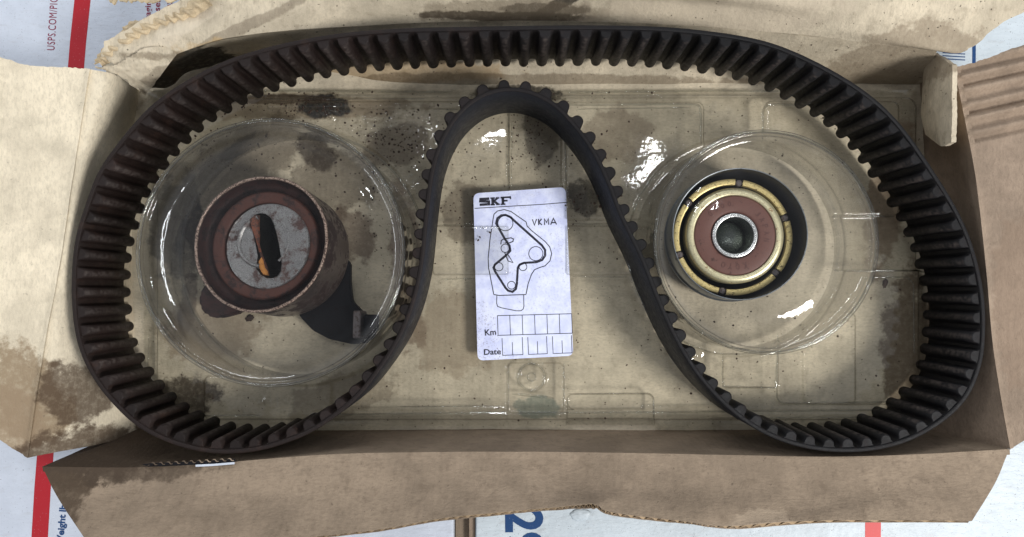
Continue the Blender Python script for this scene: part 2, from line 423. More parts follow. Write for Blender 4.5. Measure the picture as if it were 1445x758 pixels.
def metal(name, base, metallic, rough, rust=None, rustamt=0.0, rsc=0.25, bump=0.3, spec=0.5):
    t = NT(name)
    n = t.noise(rsc, 6, 0.7); f = t.noise(1.8, 4, 0.65)
    c = t.mix(t.rng(f, 0.3, 0.7), tuple(x*0.82 for x in base), base)
    m = metallic; r = t.rng(f, 0.3, 0.7, rough*0.8, rough*1.25, smooth=False)
    if rust:
        k = t.rng(n, 0.62 - rustamt*0.35, 0.70 - rustamt*0.2)
        rc = t.mix(t.rng(f, 0.35, 0.65), rust, tuple(x*0.45 for x in rust))
        c = t.mix(k, c, rc)
        m = t.math('MULTIPLY', t.math('SUBTRACT', 1.0, k), metallic)
        r = t.math('MAXIMUM', r, t.math('MULTIPLY', k, 0.8))
    return t.set(c, r, m, t.bump(t.math('ADD', f, n), bump, 0.0003), spec)
m_rim = metal('worn_rusty_edge', (0.50, 0.37, 0.30), 0.5, 0.5, (0.05, 0.019, 0.014), 0.55, 1.3)
m_side = metal('stained_steel', (0.20, 0.16, 0.145), 0.8, 0.32, (0.028, 0.012, 0.009), 0.6, 0.12)
m_race = metal('rusty_race', (0.034, 0.013, 0.011), 0.1, 0.55, (0.015, 0.007, 0.006), 0.5, 0.2, spec=0.25)
m_seal_l = metal('rust_seal', (0.068, 0.019, 0.011), 0.0, 0.65, (0.028, 0.009, 0.007), 0.4, 0.2)
m_hub = metal('worn_grey_hub', (0.27, 0.265, 0.265), 0.85, 0.3, (0.09, 0.05, 0.045), 0.4, 0.14, 0.6)
m_hole = metal('rusty_slot', (0.05, 0.025, 0.02), 0.1, 0.7, (0.20, 0.06, 0.03), 0.5, 0.3)
m_orange = metal('orange_rust', (0.50, 0.21, 0.05), 0.0, 0.8, (0.30, 0.10, 0.03), 0.2, 0.8)
m_darkm = metal('black_oxide_steel', (0.008, 0.008, 0.010), 0.0, 0.5, (0.012, 0.008, 0.007), 0.2, spec=0.15)
m_pin = metal('grey_pin', (0.16, 0.14, 0.14), 0.6, 0.45, (0.07, 0.04, 0.03), 0.4, 0.6)
m_steel = metal('blued_steel', (0.33, 0.36, 0.39), 0.85, 0.33, (0.10, 0.09, 0.085), 0.1, 0.15, 0.12)
m_shell_in = metal('oily_steel', (0.03, 0.03, 0.032), 0.5, 0.45)
m_gold = metal('zinc_yellow_steel', (0.82, 0.66, 0.30), 0.65, 0.38, (0.12, 0.07, 0.03), 0.22, 0.7, 0.15)
m_gold2 = metal('pale_zinc_steel', (0.84, 0.77, 0.50), 0.65, 0.33, (0.40, 0.25, 0.12), 0.16, 0.5, 0.1)
m_brown = metal('brown_rubber_seal', (0.15, 0.062, 0.048), 0.0, 0.55, (0.10, 0.04, 0.03), 0.15, 0.3, 0.15)
m_brown2 = metal('brown_rubber_lettering', (0.11, 0.042, 0.034), 0.0, 0.5)
m_bore = metal('bright_steel', (0.80, 0.81, 0.81), 0.85, 0.25, (0.2, 0.18, 0.17), 0.05)
m_bore_in = metal('oily_bore', (0.22, 0.24, 0.22), 0.85, 0.28)
m_grease = metal('black_grease', (0.006, 0.006, 0.005), 0.0, 0.35, spec=0.1)

def plastic(name, wav=1.0, tint=(0.975, 0.975, 0.955)):
    t = NT(name); t.n.remove(t.b)
    n1 = t.noise(0.06, 3, 0.6); n2 = t.noise(0.5, 3, 0.6)
    nb = t.bump(t.math('ADD', n1, t.math('MULTIPLY', n2, 0.03)), 0.13*wav, 0.003)
    lwn = t.n.new('ShaderNodeLayerWeight'); lwn.inputs['Blend'].default_value = 0.5; t.l.new(nb, lwn.inputs['Normal'])
    fac = t.math('ADD', 0.042, t.math('MULTIPLY', t.math('POWER', lwn.outputs['Facing'], 2.1), 0.9), clamp=True)
    lw = t.n.new('ShaderNodeLayerWeight'); lw.inputs['Blend'].default_value = 0.5
    k = t.math('POWER', lw.outputs['Facing'], 1.3)
    col = t.mix(k, tint, (0.50, 0.50, 0.48))
    sc_ = t.noise(0.9, 5, 0.75)
    col = t.mix(t.math('MULTIPLY', t.rng(sc_, 0.66, 0.74), 0.4), col, (0.45, 0.38, 0.3))
    tr = t.n.new('ShaderNodeBsdfTransparent'); t.l.new(col, tr.inputs[0])
    gl = t.n.new('ShaderNodeBsdfGlossy'); gl.inputs['Roughness'].default_value = 0.05; t.l.new(nb, gl.inputs['Normal'])
    mx = t.n.new('ShaderNodeMixShader'); t.l.new(fac, mx.inputs[0]); t.l.new(tr.outputs[0], mx.inputs[1]); t.l.new(gl.outputs[0], mx.inputs[2])
    t.l.new(mx.outputs[0], t.out.inputs[0]); return t.m
m_pl3 = plastic('thick_plastic_bead', 0.6, (0.92, 0.93, 0.92))
m_pl = plastic('clear_vacuum_formed_plastic', 0.45); m_pl2 = plastic('clear_cup_plastic', 0.8, (0.985, 0.985, 0.975))

# ------------------------------------------------------------------ tabletop and mailing boxes under everything
tm = NT('dark_board'); m_table = tm.set(tm.mix(tm.noise(0.05, 4), (0.08, 0.06, 0.045), (0.13, 0.1, 0.08)), 0.7)
def box_mesh(x0, y0, z0, x1, y1, z1, bev=0.0015):
    bm = bmesh.new(); bmesh.ops.create_cube(bm, size=1)
    for v in bm.verts: v.co = Vector(((v.co.x+.5)*(x1-x0)+x0, (v.co.y+.5)*(y1-y0)+y0, (v.co.z+.5)*(z1-z0)+z0))
    if bev: bmesh.ops.bevel(bm, geom=list(bm.edges), offset=bev, segments=3, affect='EDGES', profile=0.6)
    me = bpy.data.meshes.new('box'); bm.to_mesh(me); bm.free(); return me
ZT = -3.3
tb = link('tabletop', box_mesh(-1.6, -1.6, -0.082, 1.6, 1.6, -0.052, 0), m_table, kind='structure')
xl = U(640, 745, ZT).x; xr = U(671, 745, ZT).x
ml = empty('mailing_box', (-0.25, 0, -0.052), 'large white mailing box with a wide red stripe under the left of the kraft box', 'box')
link('carton', box_mesh(-0.62, -0.42, -0.0518, xl, 0.42, ZT/1000), m_white, ml)
mr = empty('mailing_box', (0.3, 0, -0.052), 'speckled white mailing box under the right, with upside-down blue digits', 'box')
link('carton', box_mesh(xr, -0.42, -0.0518, 0.66, 0.42, ZT/1000), m_white_r, mr)
stp = empty('cardboard_strip', ((xl+xr)/2, 0, -0.052), 'brown cardboard strip showing between the two white mailing boxes', 'cardboard')
link('board', box_mesh(xl+0.0004, -0.42, -0.0518, xr-0.0040, 0.42, -0.010, 0.0005), m_front, stp)
link('board_edge', box_mesh(xr-0.0038, -0.42, -0.0518, xr-0.0004, 0.42, -0.006, 0.0005), m_right, stp)

def strip(name, pts, wpx, z, mat, parent):
    """flat printed band along pixels, wpx wide"""
    P = [U(p[0], p[1], z) for p in pts]; vs_ = []; fs = []
    for i, p in enumerate(P):
        d = (P[min(i+1, len(P)-1)] - P[max(i-1, 0)]).normalized(); n = Vector((-d.y, d.x, 0)); h = wpx*0.386/2000
        for sg in (1, -1):
            vs_.append(p + n*h*sg); 
    for i in range(len(P)-1): fs.append((2*i, 2*i+1, 2*i+3, 2*i+2))
    return link(name, mesh(vs_, fs), mat, parent)
ZP = ZT + 0.08
strip('red_stripe', [(126, -90), (110, 60), (60, 690), (50, 860)], 23, ZP, m_red, ml)
strip('coral_stripe', [(1238, -80), (1232, 745), (1231, 860)], 22, ZP, m_red2, mr)
strip('blue_stripe', [(1375, -40), (1374, 200)], 5, ZP, m_navy, mr)
for k in range(5): strip('printed_line', [(1330, 66+k*4.2), (1362, 68+k*4.2)], 1.5, ZP, m_navy, mr)
def printed(s, p0, p1, hpx, mat, parent, z=ZP, **kw):
    M, L = flat_frame(p0, p1, z)
    me = fit_text(s, L, hpx*0.386/1000, **kw)
    return link('printed_text', me, mat, parent, mw=M)
printed('USPS.COM/PICKUP', (77, 71), (83, -25), 11, m_maroon, ml, bold=0.0, space=1.15)
printed('packaging', (214, 48), (216, -5), 11, m_maroon, ml, bold=0.00015)
printed('in serving', (228, 30), (230, -25), 11, m_maroon, ml, bold=0.00015)
printed('may be', (242, 24), (244, -20), 9, m_maroon, ml, bold=0.00015)
printed('Weight lbs.', (92, 772), (98, 704), 13, m_navy, ml, bold=0.0003)
printed('29', (711, 719), (712, 784), 55, m_navy, mr, bold=0.0003)
# crumpled dent on the right mailer
dent = bmesh.new(); bmesh.ops.create_uvsphere(dent, u_segments=24, v_segments=12, radius=1)
for v in dent.verts:
    q = v.co.copy(); v.co = Vector((q.x*0.0055, q.y*0.0032, max(q.z, -0.2)*0.0012)) * (1 + 0.25*mnoise.noise(q*2))
dm = bpy.data.meshes.new('dent'); dent.to_mesh(dm); dent.free()
link('paper_blister', dm, m_white_r, mr, smooth=True, mw=Matrix.Translation(U(819, 726, ZT)))

# ------------------------------------------------------------------ cardboard box
box = empty('cardboard_box', (0, 0, -0.0028), 'open brown corrugated cardboard box with torn stained flaps holding the belt kit', 'box')
HR = 40
sheet('base_panel', [[(150, 72, 0), (722, 72, 0), (1312, 72, 0)], [(150, 360, 0), (722, 360, 0), (1312, 360, 0)], [(150, 614, 0), (722, 614, 0), (1312, 614, 0)]],
      60, 30, 2.8, m_floor, box, 0.25, 40)
# left wall: floor line up to the crease
crL = [(128, 98, HR), (118, 160, HR), (104, 250, HR), (86, 370, HR), (64, 490, HR), (40, 646, HR)]
sheet('wall_panel', [[(196, 128, 0), (190, 180, 0), (187, 260, 0), (186, 370, 0), (190, 490, 0), (196, 614, 0)],
                     [(180, 116, 22), (168, 165, 22), (150, 250, 20), (137, 370, 20), (138, 490, 20), (135, 628, 20)],
                     [(158, 104, 37), (140, 160, 36), (118, 250, 36), (100, 370, 36), (86, 490, 36), (68, 640, 36)], crL],
      60, 26, 2.6, m_left, box, 0.5, 22, label='left wall stained dark at its lower end')
def ridge_left(u, v, q):
    return 1.1*math.exp(-(v/0.05)**2) + 0.25*math.sin(q.y*0.35 + math.sin(q.x*0.1)*2)*0.3
sheet('flap', [crL, [(98, 95, 42.0), (88, 160, 42.0), (75, 250, 42.0), (57, 370, 42.0), (36, 490, 42.0), (14, 630, 42.0)],
               [(40, 92, 46), (30, 160, 46), (20, 250, 46), (8, 370, 46), (-8, 490, 46), (-25, 605, 46)],
               [(0, 80, 50), (-20, 160, 50), (-40, 250, 50), (-60, 370, 50), (-70, 490, 50), (-75, 570, 50)],
               [(-70, 60, 58), (-90, 160, 58), (-110, 250, 58), (-120, 370, 58), (-130, 490, 58), (-140, 560, 58)]],
      90, 50, 2.8, m_left, box, 0.55, 18, rag=0.5, ragside=('u0', 'u1'), label='pale left flap folded outwards with a damp lower corner', fn=ridge_left)
# front wall + flap
crF = [(60, 659, HR), (200, 660, HR), (330, 652, HR), (480, 641, HR), (720, 638, HR), (960, 641, HR), (1200, 645, HR), (1425, 634, HR)]
sheet('wall_panel', [[(180, 604, 0), (260, 606, 0), (380, 607, 0), (500, 607, 0), (720, 606, 0), (930, 607, 0), (1130, 606, 0), (1304, 603, 0)],
                     [(120, 632, 20), (230, 634, 20), (355, 630, 20), (490, 624, 20), (720, 622, 20), (945, 624, 20), (1165, 626, 20), (1365, 618, 20)], crF],
      100, 16, 2.6, m_front, box, 0.4, 25, label='front wall dark with damp at its left end')
edgeF = [(118, 758, 58), (300, 764, 59), (420, 759, 59), (525, 748, 59), (625, 731, 58), (720, 721, 57), (790, 715, 57), (838, 711, 57), (862, 722, 58), (960, 735, 59), (1022, 742, 59), (1152, 734, 58), (1372, 735, 57)]
def wrinkle_front(u, v, q):
    return 0.5*math.exp(-(v/0.06)**2)
oF, GF, NF = sheet('flap', [resample_row(crF, 13), resample_row([(80, 700, 47), (330, 702, 47), (480, 695, 48), (720, 682, 48), (960, 690, 48), (1200, 692, 48), (1405, 680, 47)], 13), edgeF],
      150, 30, 0.5, m_front, box, 0.5, 22, rag=0.35, ragside=('v1',), fn=wrinkle_front, label='front flap folded outwards with its corrugated edge cut wavy')
# lower liner and fluting of the front flap (seen on its cut edge)
nu, nv = GF.shape[:2]
vs_, fs = [], []
for i in range(nu):
    for j in (0, nv//2, nv-1):
        p = Vector(GF[i, j]) - Vector(NF[i, j]) * 0.0031
        vs_ += [p, p - Vector(NF[i, j]) * 0.0004]
for i in range(nu-1):
    for k in range(2):
        a = i*6 + k*2; b = a + 6
        fs += [(a, a+2, b+2, b), (a+1, b+1, b+3, a+3)]
    a = i*6 + 4; fs.append((a, a+1, a+7, a+6))
link('liner', mesh(vs_, fs), m_front, oF)
vs_, fs = [], []
ne = 1300
E = GF[:, -1, :]; Nn = NF[:, -1, :]; E2 = GF[:, -3, :]
for i in range(ne):
    s = i/(ne-1)*(nu-1); k = min(int(s), nu-2); t_ = s-k
    p = Vector(E[k]*(1-t_) + E[k+1]*t_); q = Vector(E2[k]*(1-t_) + E2[k+1]*t_); n_ = Vector(Nn[k])
    ph = i/ne*78*2*math.pi
    d = 0.0018 + 0.0011*math.sin(ph)
    inn = (q-p).normalized()*0.0003
    for dd in (0, 0.0004):
        vs_.append(p + inn - n_*(d+dd)); vs_.append(q - n_*(d+dd))
for i in range(ne-1):
    a = i*4; b = a+4
    fs += [(a, b, b+1, a+1), (a+2, a+3, b+3, b+2), (a, a+2, b+2, b)]
link('fluting', mesh(vs_, fs), m_flute, oF, kind='stuff')
# right wall + flap
crR = [(1346, 96, HR), (1362, 175, HR), (1376, 250, HR), (1390, 370, HR), (1402, 500, HR), (1425, 634, HR)]
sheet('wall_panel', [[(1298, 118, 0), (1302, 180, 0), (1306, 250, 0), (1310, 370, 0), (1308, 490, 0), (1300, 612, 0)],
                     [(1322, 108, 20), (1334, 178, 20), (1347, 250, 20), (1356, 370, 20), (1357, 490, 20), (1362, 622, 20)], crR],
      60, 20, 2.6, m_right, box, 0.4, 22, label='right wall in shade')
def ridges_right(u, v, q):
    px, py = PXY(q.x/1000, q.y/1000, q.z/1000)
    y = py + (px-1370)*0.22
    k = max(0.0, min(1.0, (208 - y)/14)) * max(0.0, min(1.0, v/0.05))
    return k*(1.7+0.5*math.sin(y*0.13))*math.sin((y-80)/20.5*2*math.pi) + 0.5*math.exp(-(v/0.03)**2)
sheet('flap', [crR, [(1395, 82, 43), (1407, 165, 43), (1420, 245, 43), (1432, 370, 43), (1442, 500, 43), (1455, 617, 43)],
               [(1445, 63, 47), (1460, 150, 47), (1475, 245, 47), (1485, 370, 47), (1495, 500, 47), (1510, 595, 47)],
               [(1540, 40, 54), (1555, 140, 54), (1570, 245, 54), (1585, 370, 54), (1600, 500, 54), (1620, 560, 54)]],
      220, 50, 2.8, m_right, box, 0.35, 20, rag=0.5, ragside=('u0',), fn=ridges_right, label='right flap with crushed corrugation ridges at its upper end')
# back wall and the torn back flap
crB = [(178, 108, 38), (322, 54, 45), (560, 34, 33), (800, 30, 30), (1050, 42, 31), (1322, 72, 38)]
def crush(u, v, q):
    k = max(0.0, 1 - u/0.35)
    return k*3.0*mnoise.noise(q/13.0) + 0.9*mnoise.noise(q/5.0)*k
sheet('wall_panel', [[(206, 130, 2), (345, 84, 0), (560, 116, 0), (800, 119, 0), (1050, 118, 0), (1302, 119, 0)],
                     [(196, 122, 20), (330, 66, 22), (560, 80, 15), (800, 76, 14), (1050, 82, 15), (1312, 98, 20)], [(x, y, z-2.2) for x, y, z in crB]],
      140, 24, 2.6, m_backw, box, 0.5, 25, fn=crush, rag=0.8, ragside=('u0',), label='leaning back wall with brown marks and gap shade painted on its left end')
oB, GB, NB = sheet('flap', [crB, [(160, 90, 42), (285, 38, 47), (560, 5, 41), (800, 2, 39), (1050, 14, 39), (1362, 73, 42)],
               [(143, 80, 43), (262, 22, 45), (560, -30, 49), (800, -30, 49), (1050, -10, 48), (1418, 31, 46)],
               [(150, 60, 43), (300, -20, 48), (560, -90, 54), (800, -90, 54), (1050, -80, 54), (1500, -8, 50)]],
      160, 40, 2.8, m_back, box, 0.8, 20, fn=crush, rag=1.0, ragside=('u0', 'u1', 'v1'), label='torn back flap with ragged ends')
# twisted torn corrugation along the upper left tear
def flutes(u, v, q):
    return (1.0+0.6*mnoise.noise(q/9))*math.sin(u*2*math.pi*13 + v*4.0 + 1.6*mnoise.noise(q/7.0))*(0.4+0.6*math.sin(math.pi*v))
sheet('torn_flute', [[(146, 96, 40), (163, 82, 41), (190, 62, 42), (215, 48, 43), (245, 36, 44), (270, 26, 45), (300, 8, 47)],
                     [(140, 88, 43), (152, 74, 44), (178, 55, 45), (205, 40, 46), (238, 27, 47), (262, 17, 48), (292, -4, 50)],
                     [(133, 90, 40), (141, 73, 40), (168, 48, 41), (182, 32, 42), (232, 21, 43), (256, 10, 44), (284, -14, 46)]],
      200, 14, 0.7, m_edge, box, 0.4, 6, fn=flutes, rag=1.6, ragside=('v1',), label='twisted torn corrugation at the upper left tear')
sheet('torn_liner', [[(135, 96, 40.5), (160, 92, 43.5), (178, 84, 44.5), (200, 68, 46)], [(165, 106, 41), (188, 100, 43), (206, 88, 44), (228, 66, 45)], [(205, 134, 30), (216, 122, 34), (228, 104, 38), (250, 76, 42)]],
      50, 24, 0.9, m_back, box, 1.5, 6, rag=1.8, ragside=('v0', 'u0'), label='peeled paper layer at the torn corner')
sheet('torn_scrap', [[(130, -12, 46), (150, 2, 46), (170, 2, 46), (200, 3, 46), (250, 1, 46), (300, -6, 46)], [(130, -40, 48), (150, -40, 48), (170, -40, 48), (200, -40, 48), (250, -40, 48), (300, -40, 48)]],
      60, 6, 1.0, m_edge, box, 0.4, 8, rag=1.8, ragside=('v0',), label='torn strip hanging at the top edge')
# tuck tab at the back right corner
sheet('tuck_tab', [[(1344, 92, 45), (1344, 130, 46), (1343, 170, 46), (1342, 201, 45)], [(1326, 80, 34), (1325, 130, 34), (1324, 170, 34), (1328, 206, 36)], [(1306, 70, 24), (1302, 120, 16), (1300, 160, 14), (1306, 190, 18)]],
      30, 20, 2.2, m_back, box, 0.3, 12, rag=0.5, ragside=('u0', 'v0'), label='folded corner tab')
# cut slot near the front crease, with flutes showing
slot_px = [(200, 655.5), (215, 653.5), (262, 652), (300, 650), (331, 647.5), (334, 651.5), (305, 655), (262, 656.5), (210, 658.5)]
link('cut_slot', mesh([U(x, y, 41.9) for x, y in slot_px], [tuple(range(len(slot_px)))[::-1]]), m_darkm, box)
vs_, fs = [], []
for i in range(46):
    x = 208 + i*2.7; yb_ = 657.5 - (x-208)*0.055
    p = U(x, yb_ - (3.4 if (i//2) % 2 else 0.3), 42.3)
    vs_ += [p, p + Vector((0.00035, 0.0004, 0))]
fs = [(2*i, 2*i+1, 2*i+3, 2*i+2) for i in range(45)]
link('slot_flutes', mesh(vs_, fs), m_front, box, kind='stuff')
strip('slot_liner', [(276, 657.3), (300, 656.2), (331, 653.6)], 2.6, 42.5, m_white, box)

# ------------------------------------------------------------------ clear plastic tray
tray = empty('blister_tray', (0, 0, 0.001), 'clear vacuum formed plastic tray with two round cups lying in the box', 'plastic tray')
kL = dict(c=(425, 362), r=165); kR = dict(c=(1036, 349), r=141)
def sst(x, a, b):
    t = np.clip((x-a)/(b-a), 0, 1); return t*t*(3-2*t)
def rbox(X, Y, x0, y0, x1, y1, r=8):
    cx, cy, hx, hy = (x0+x1)/2, (y0+y1)/2, (x1-x0)/2-r, (y1-y0)/2-r
    qx = np.abs(X-cx)-hx; qy = np.abs(Y-cy)-hy
    return np.hypot(np.maximum(qx, 0), np.maximum(qy, 0)) + np.minimum(np.maximum(qx, qy), 0) - r
def plate(X, Y, x0, y0, x1, y1, h, r=8, wd=3.0):
    wd *= 0.62; h *= 1.75
    return h*(1 - sst(rbox(X, Y, x0, y0, x1, y1, r), -wd, wd))
def tray_h(X, Y):
    h = np.full_like(X, 3.0)
    h += plate(X, Y, 222, 138, 1292, 592, 2.2, 14)
    h += plate(X, Y, 792, 147, 990, 311, 2.0, 9, 2.4)
    h += plate(X, Y, 1076, 146, 1262, 306, 2.0, 9, 2.4)
    h += plate(X, Y, 1128, 382, 1292+22, 569, 1.4, 12, 2.4)
    h += plate(X, Y, 1094, 440, 1200, 569, 0.7, 9, 2.4)
    h += plate(X, Y, 1018, 480, 1094, 546, 1.6, 5, 2.4)
    h -= plate(X, Y, 800, 556, 922, 610, 1.6, 9, 2.4)
    h -= plate(X, Y, 718, 135, 798, 500, 2.0, 7, 3)
    h -= plate(X, Y, 716, 512, 795, 582, 1.3, 7, 2.4)
    h += plate(X, Y, 612, 320, 905, 388, 1.5, 5, 2.2)
    h += plate(X, Y, 380, 146, 652, 156, 1.5, 4, 2)
    h += plate(X, Y, 292, 530, 470, 590, 1.0, 8, 2)
    for yy, x0, x1 in ((576, 440, 1290), (584, 430, 1290), (133, 330, 1290)):
        h += 0.5*np.exp(-((Y-yy)/2.0)**2) * sst(X, x0, x0+20) * (1-sst(X, x1-20, x1))
    rr = np.hypot(X-750, Y-532)
    h += 1.5*np.exp(-((rr-19)/2.6)**2) + 0.8*np.exp(-(rr/6)**2)
    for K, rad in ((kL, 178), (kR, 150)):
        rr = np.hypot(X-K['c'][0], Y-K['c'][1])
        h += 1.3*np.exp(-((rr-rad)/3.2)**2) + 0.9*(1-sst(rr, rad-8, rad+2))
    return h
sgrid = 0.0006
x0, x1 = U(205, 360, 3).x, U(1298, 360, 3).x
yt, yb = U(722, 126, 3).y, U(722, 614, 3).y
nx = int((x1-x0)/sgrid)+1; ny = int((yt-yb)/sgrid)+1
xs = x0 + np.arange(nx)*sgrid; ys = yb + np.arange(ny)*sgrid
XX, YY = np.meshgrid(xs, ys, indexing='ij')
def toPX(x, y, z=0.005):
    k = y*LOOK.y + (z-D)*LOOK.z
    return CX + F*x/k, CY - F*(y*UPV.y + (z-D)*UPV.z)/k
PX_, PY_ = toPX(XX, YY)
HH = tray_h(PX_, PY_)
for i in range(nx):
    for j in range(ny):
        x, y = XX[i, j]*1000, YY[i, j]*1000
        HH[i, j] += 0.14*mnoise.noise(Vector((x/28, y/28, 1.3)))
crk = [(560, 168, 26, 14, 1.6), (470, 158, 10, 22, 2.0), (520, 176, 22, 16, 1.6), (590, 190, 16, 30, 0.8), (580, 270, 10, 30, 1.0), (970, 500, 40, 12, 1.0), (380, 565, 20, 8, 1.0), (500, 565, 26, 10, 1.2)]
for (a, b, rx, ry, am) in crk:
    g = np.exp(-((PX_-a)/rx)**2 - ((PY_-b)/ry)**2)
    idx = np.argwhere(g > 0.05)
    for i, j in idx:
        HH[i, j] += am*g[i, j]*(mnoise.noise(Vector((XX[i, j]*1000/2.6, YY[i, j]*1000/2.6, a))) + 0.3)
bot = np.where((PX_ > 455) & (PX_ < 552), 613, np.where((PX_ > 552) & (PX_ < 925), 603, np.where((PX_ > 925) & (PX_ < 1012), 612, 601)))
keep = (PY_ < bot) & (np.hypot(PX_-kL['c'][0], PY_-kL['c'][1]) > kL['r']-1.5) & (np.hypot(PX_-kR['c'][0], PY_-kR['c'][1]) > kR['r']-1.5)
ids = -np.ones((nx, ny), int); ids[keep] = np.arange(keep.sum())
verts = np.stack([XX[keep], YY[keep], HH[keep]/1000], 1)
a = ids[:-1, :-1]; b = ids[1:, :-1]; c = ids[1:, 1:]; d = ids[:-1, 1:]
ok = (a >= 0) & (b >= 0) & (c >= 0) & (d >= 0)
faces = np.stack([a[ok], b[ok], c[ok], d[ok]], 1)
me = bpy.data.meshes.new('tray'); me.vertices.add(len(verts)); me.vertices.foreach_set('co', verts.ravel())
me.loops.add(faces.size); me.loops.foreach_set('vertex_index', faces.ravel())
me.polygons.add(len(faces)); me.polygons.foreach_set('loop_start', np.arange(0, faces.size, 4)); me.polygons.foreach_set('loop_total', np.full(len(faces), 4))
me.update(calc_edges=True); me.validate()
link('moulded_sheet', me, m_pl, tray, smooth=True)

def tube(P, r, seg=8, closed=False):
    vs_, fs = [], []; N_ = len(P)
    for i in range(N_):
        a_ = P[i-1] if (closed or i > 0) else P[0]; b_ = P[(i+1) % N_] if (closed or i < N_-1) else P[-1]
        t_ = (b_-a_).normalized(); sd = t_.cross(Vector((0, 0, 1))).normalized(); up = sd.cross(t_)
        k = 1.0 if closed else min(1.0, 0.25 + min(i, N_-1-i)*0.25)
        for j in range(seg):
            q = 2*math.pi*j/seg; vs_.append(P[i] + (sd*math.cos(q) + up*math.sin(q))*r*k/1000)
    for i in range(N_ if closed else N_-1):
        for j in range(seg): fs.append((i*seg+j, ((i+1) % N_)*seg+j, ((i+1) % N_)*seg+(j+1) % seg, i*seg+(j+1) % seg))
    return mesh(vs_, fs)
def rib(pts, r=0.5, closed=False, step=4.0):
    P = []
    n_ = len(pts)
    for i in range(n_ if closed else n_-1):
        a_ = pts[i]; b_ = pts[(i+1) % n_]; L = math.hypot(b_[0]-a_[0], b_[1]-a_[1]); m_ = max(1, int(L/step))
        for k in range(m_): P.append((a_[0]+(b_[0]-a_[0])*k/m_, a_[1]+(b_[1]-a_[1])*k/m_))
    if not closed: P.append(pts[-1])
    out = []
    for (x, y) in P:
        x += 0.8*mnoise.noise(Vector((x/14, y/14, 2))); y += 0.8*mnoise.noise(Vector((x/14, y/14, 7)))
        h_ = max(float(tray_h(np.array([x+dx]), np.array([y+dy]))[0]) for dx, dy in ((0, 0), (1.5, 0), (-1.5, 0), (0, 1.5), (0, -1.5)))
        out.append(U(x, y, h_ - 0.1 + 0.15*mnoise.noise(Vector((x/9, y/9, 3)))))
    link('moulded_rib', tube(out, r, closed=closed), m_pl3, tray, smooth=True)
def corner(cx, cy, r, a0, a1): return [(cx + r*math.cos(math.radians(a)), cy + r*math.sin(math.radians(a))) for a in np.linspace(a0, a1, 7)]
rib([(345, 128), (640, 130)]); rib([(800, 131), (1000, 128), (1180, 129)]); rib([(360, 140), (600, 139)], 0.35)
rib(corner(803, 158, 10, 200, 270) + corner(980, 156, 9, 270, 360) + [(989, 205)], 0.55)
rib([(812, 154), (975, 152)], 0.3)
rib([(1076, 200)] + corner(1087, 158, 10, 180, 270) + [(1150, 147)], 0.55)
rib([(718, 165), (718, 265)], 0.45); rib([(797, 180), (799, 262)], 0.45); rib([(722, 170), (722, 262)], 0.25)
rib([(1190, 383), (1296, 382)] + corner(1300, 396, 13, 270, 350) + [(1312, 480), (1308, 540)], 0.45)
rib([(1215, 392), (1280, 391), (1289, 400), (1290, 500)], 0.35)
rib([(1098, 470), (1096, 552)] + corner(1108, 557, 12, 180, 90) + [(1262, 567)], 0.4)
rib([(1020, 500), (1020, 545), (1094, 547), (1096, 500)], 0.35)
rib([(800, 560)] + corner(812, 568, 11, 190, 100) + [(800, 578)], 0.3)
rib([(802, 556), (905, 555)] + corner(912, 565, 10, 280, 360) + [(923, 600)], 0.4)
rib([(450, 585), (560, 584), (700, 582)], 0.4); rib([(560, 574), (700, 573)], 0.25); rib([(725, 583), (1000, 581), (1290, 578)], 0.45)
rib([(1000, 590), (1180, 589), (1280, 588)], 0.3)
rib([(722, 556), (752, 558), (782, 562)], 0.7)
rib([(718, 515), (717, 580)], 0.3); rib([(796, 512), (796, 575)], 0.3)
rib([(615, 318), (668, 317)], 0.35); rib([(806, 316), (858, 316)], 0.35); rib([(808, 390), (885, 391)], 0.45); rib([(622, 394), (672, 393)], 0.35)
rib([(1190, 304), (1262, 306)], 0.35); rib([(210, 470), (207, 590)], 0.4); rib([(270, 587), (370, 586)], 0.45); rib([(611, 154), (648, 155)], 0.45)
rib([(750+19*math.cos(a), 532+19*math.sin(a)) for a in np.linspace(0, 2*math.pi, 24)[:-1]], 0.55, True, 6)
rib([(750+6*math.cos(a), 532+6*math.sin(a)) for a in np.linspace(0, 2*math.pi, 10)[:-1]], 0.4, True, 6)
rib([(1036+151*math.cos(a), 349+151*math.sin(a)) for a in np.linspace(1.2, 3.9, 60)], 0.4)
rib([(425+177*math.cos(a), 362+177*math.sin(a)) for a in np.linspace(-1.7, -0.15, 40)], 0.6)
rib([(425+171*math.cos(a), 362+171*math.sin(a)) for a in np.linspace(1.9, 3.6, 40)], 0.45)
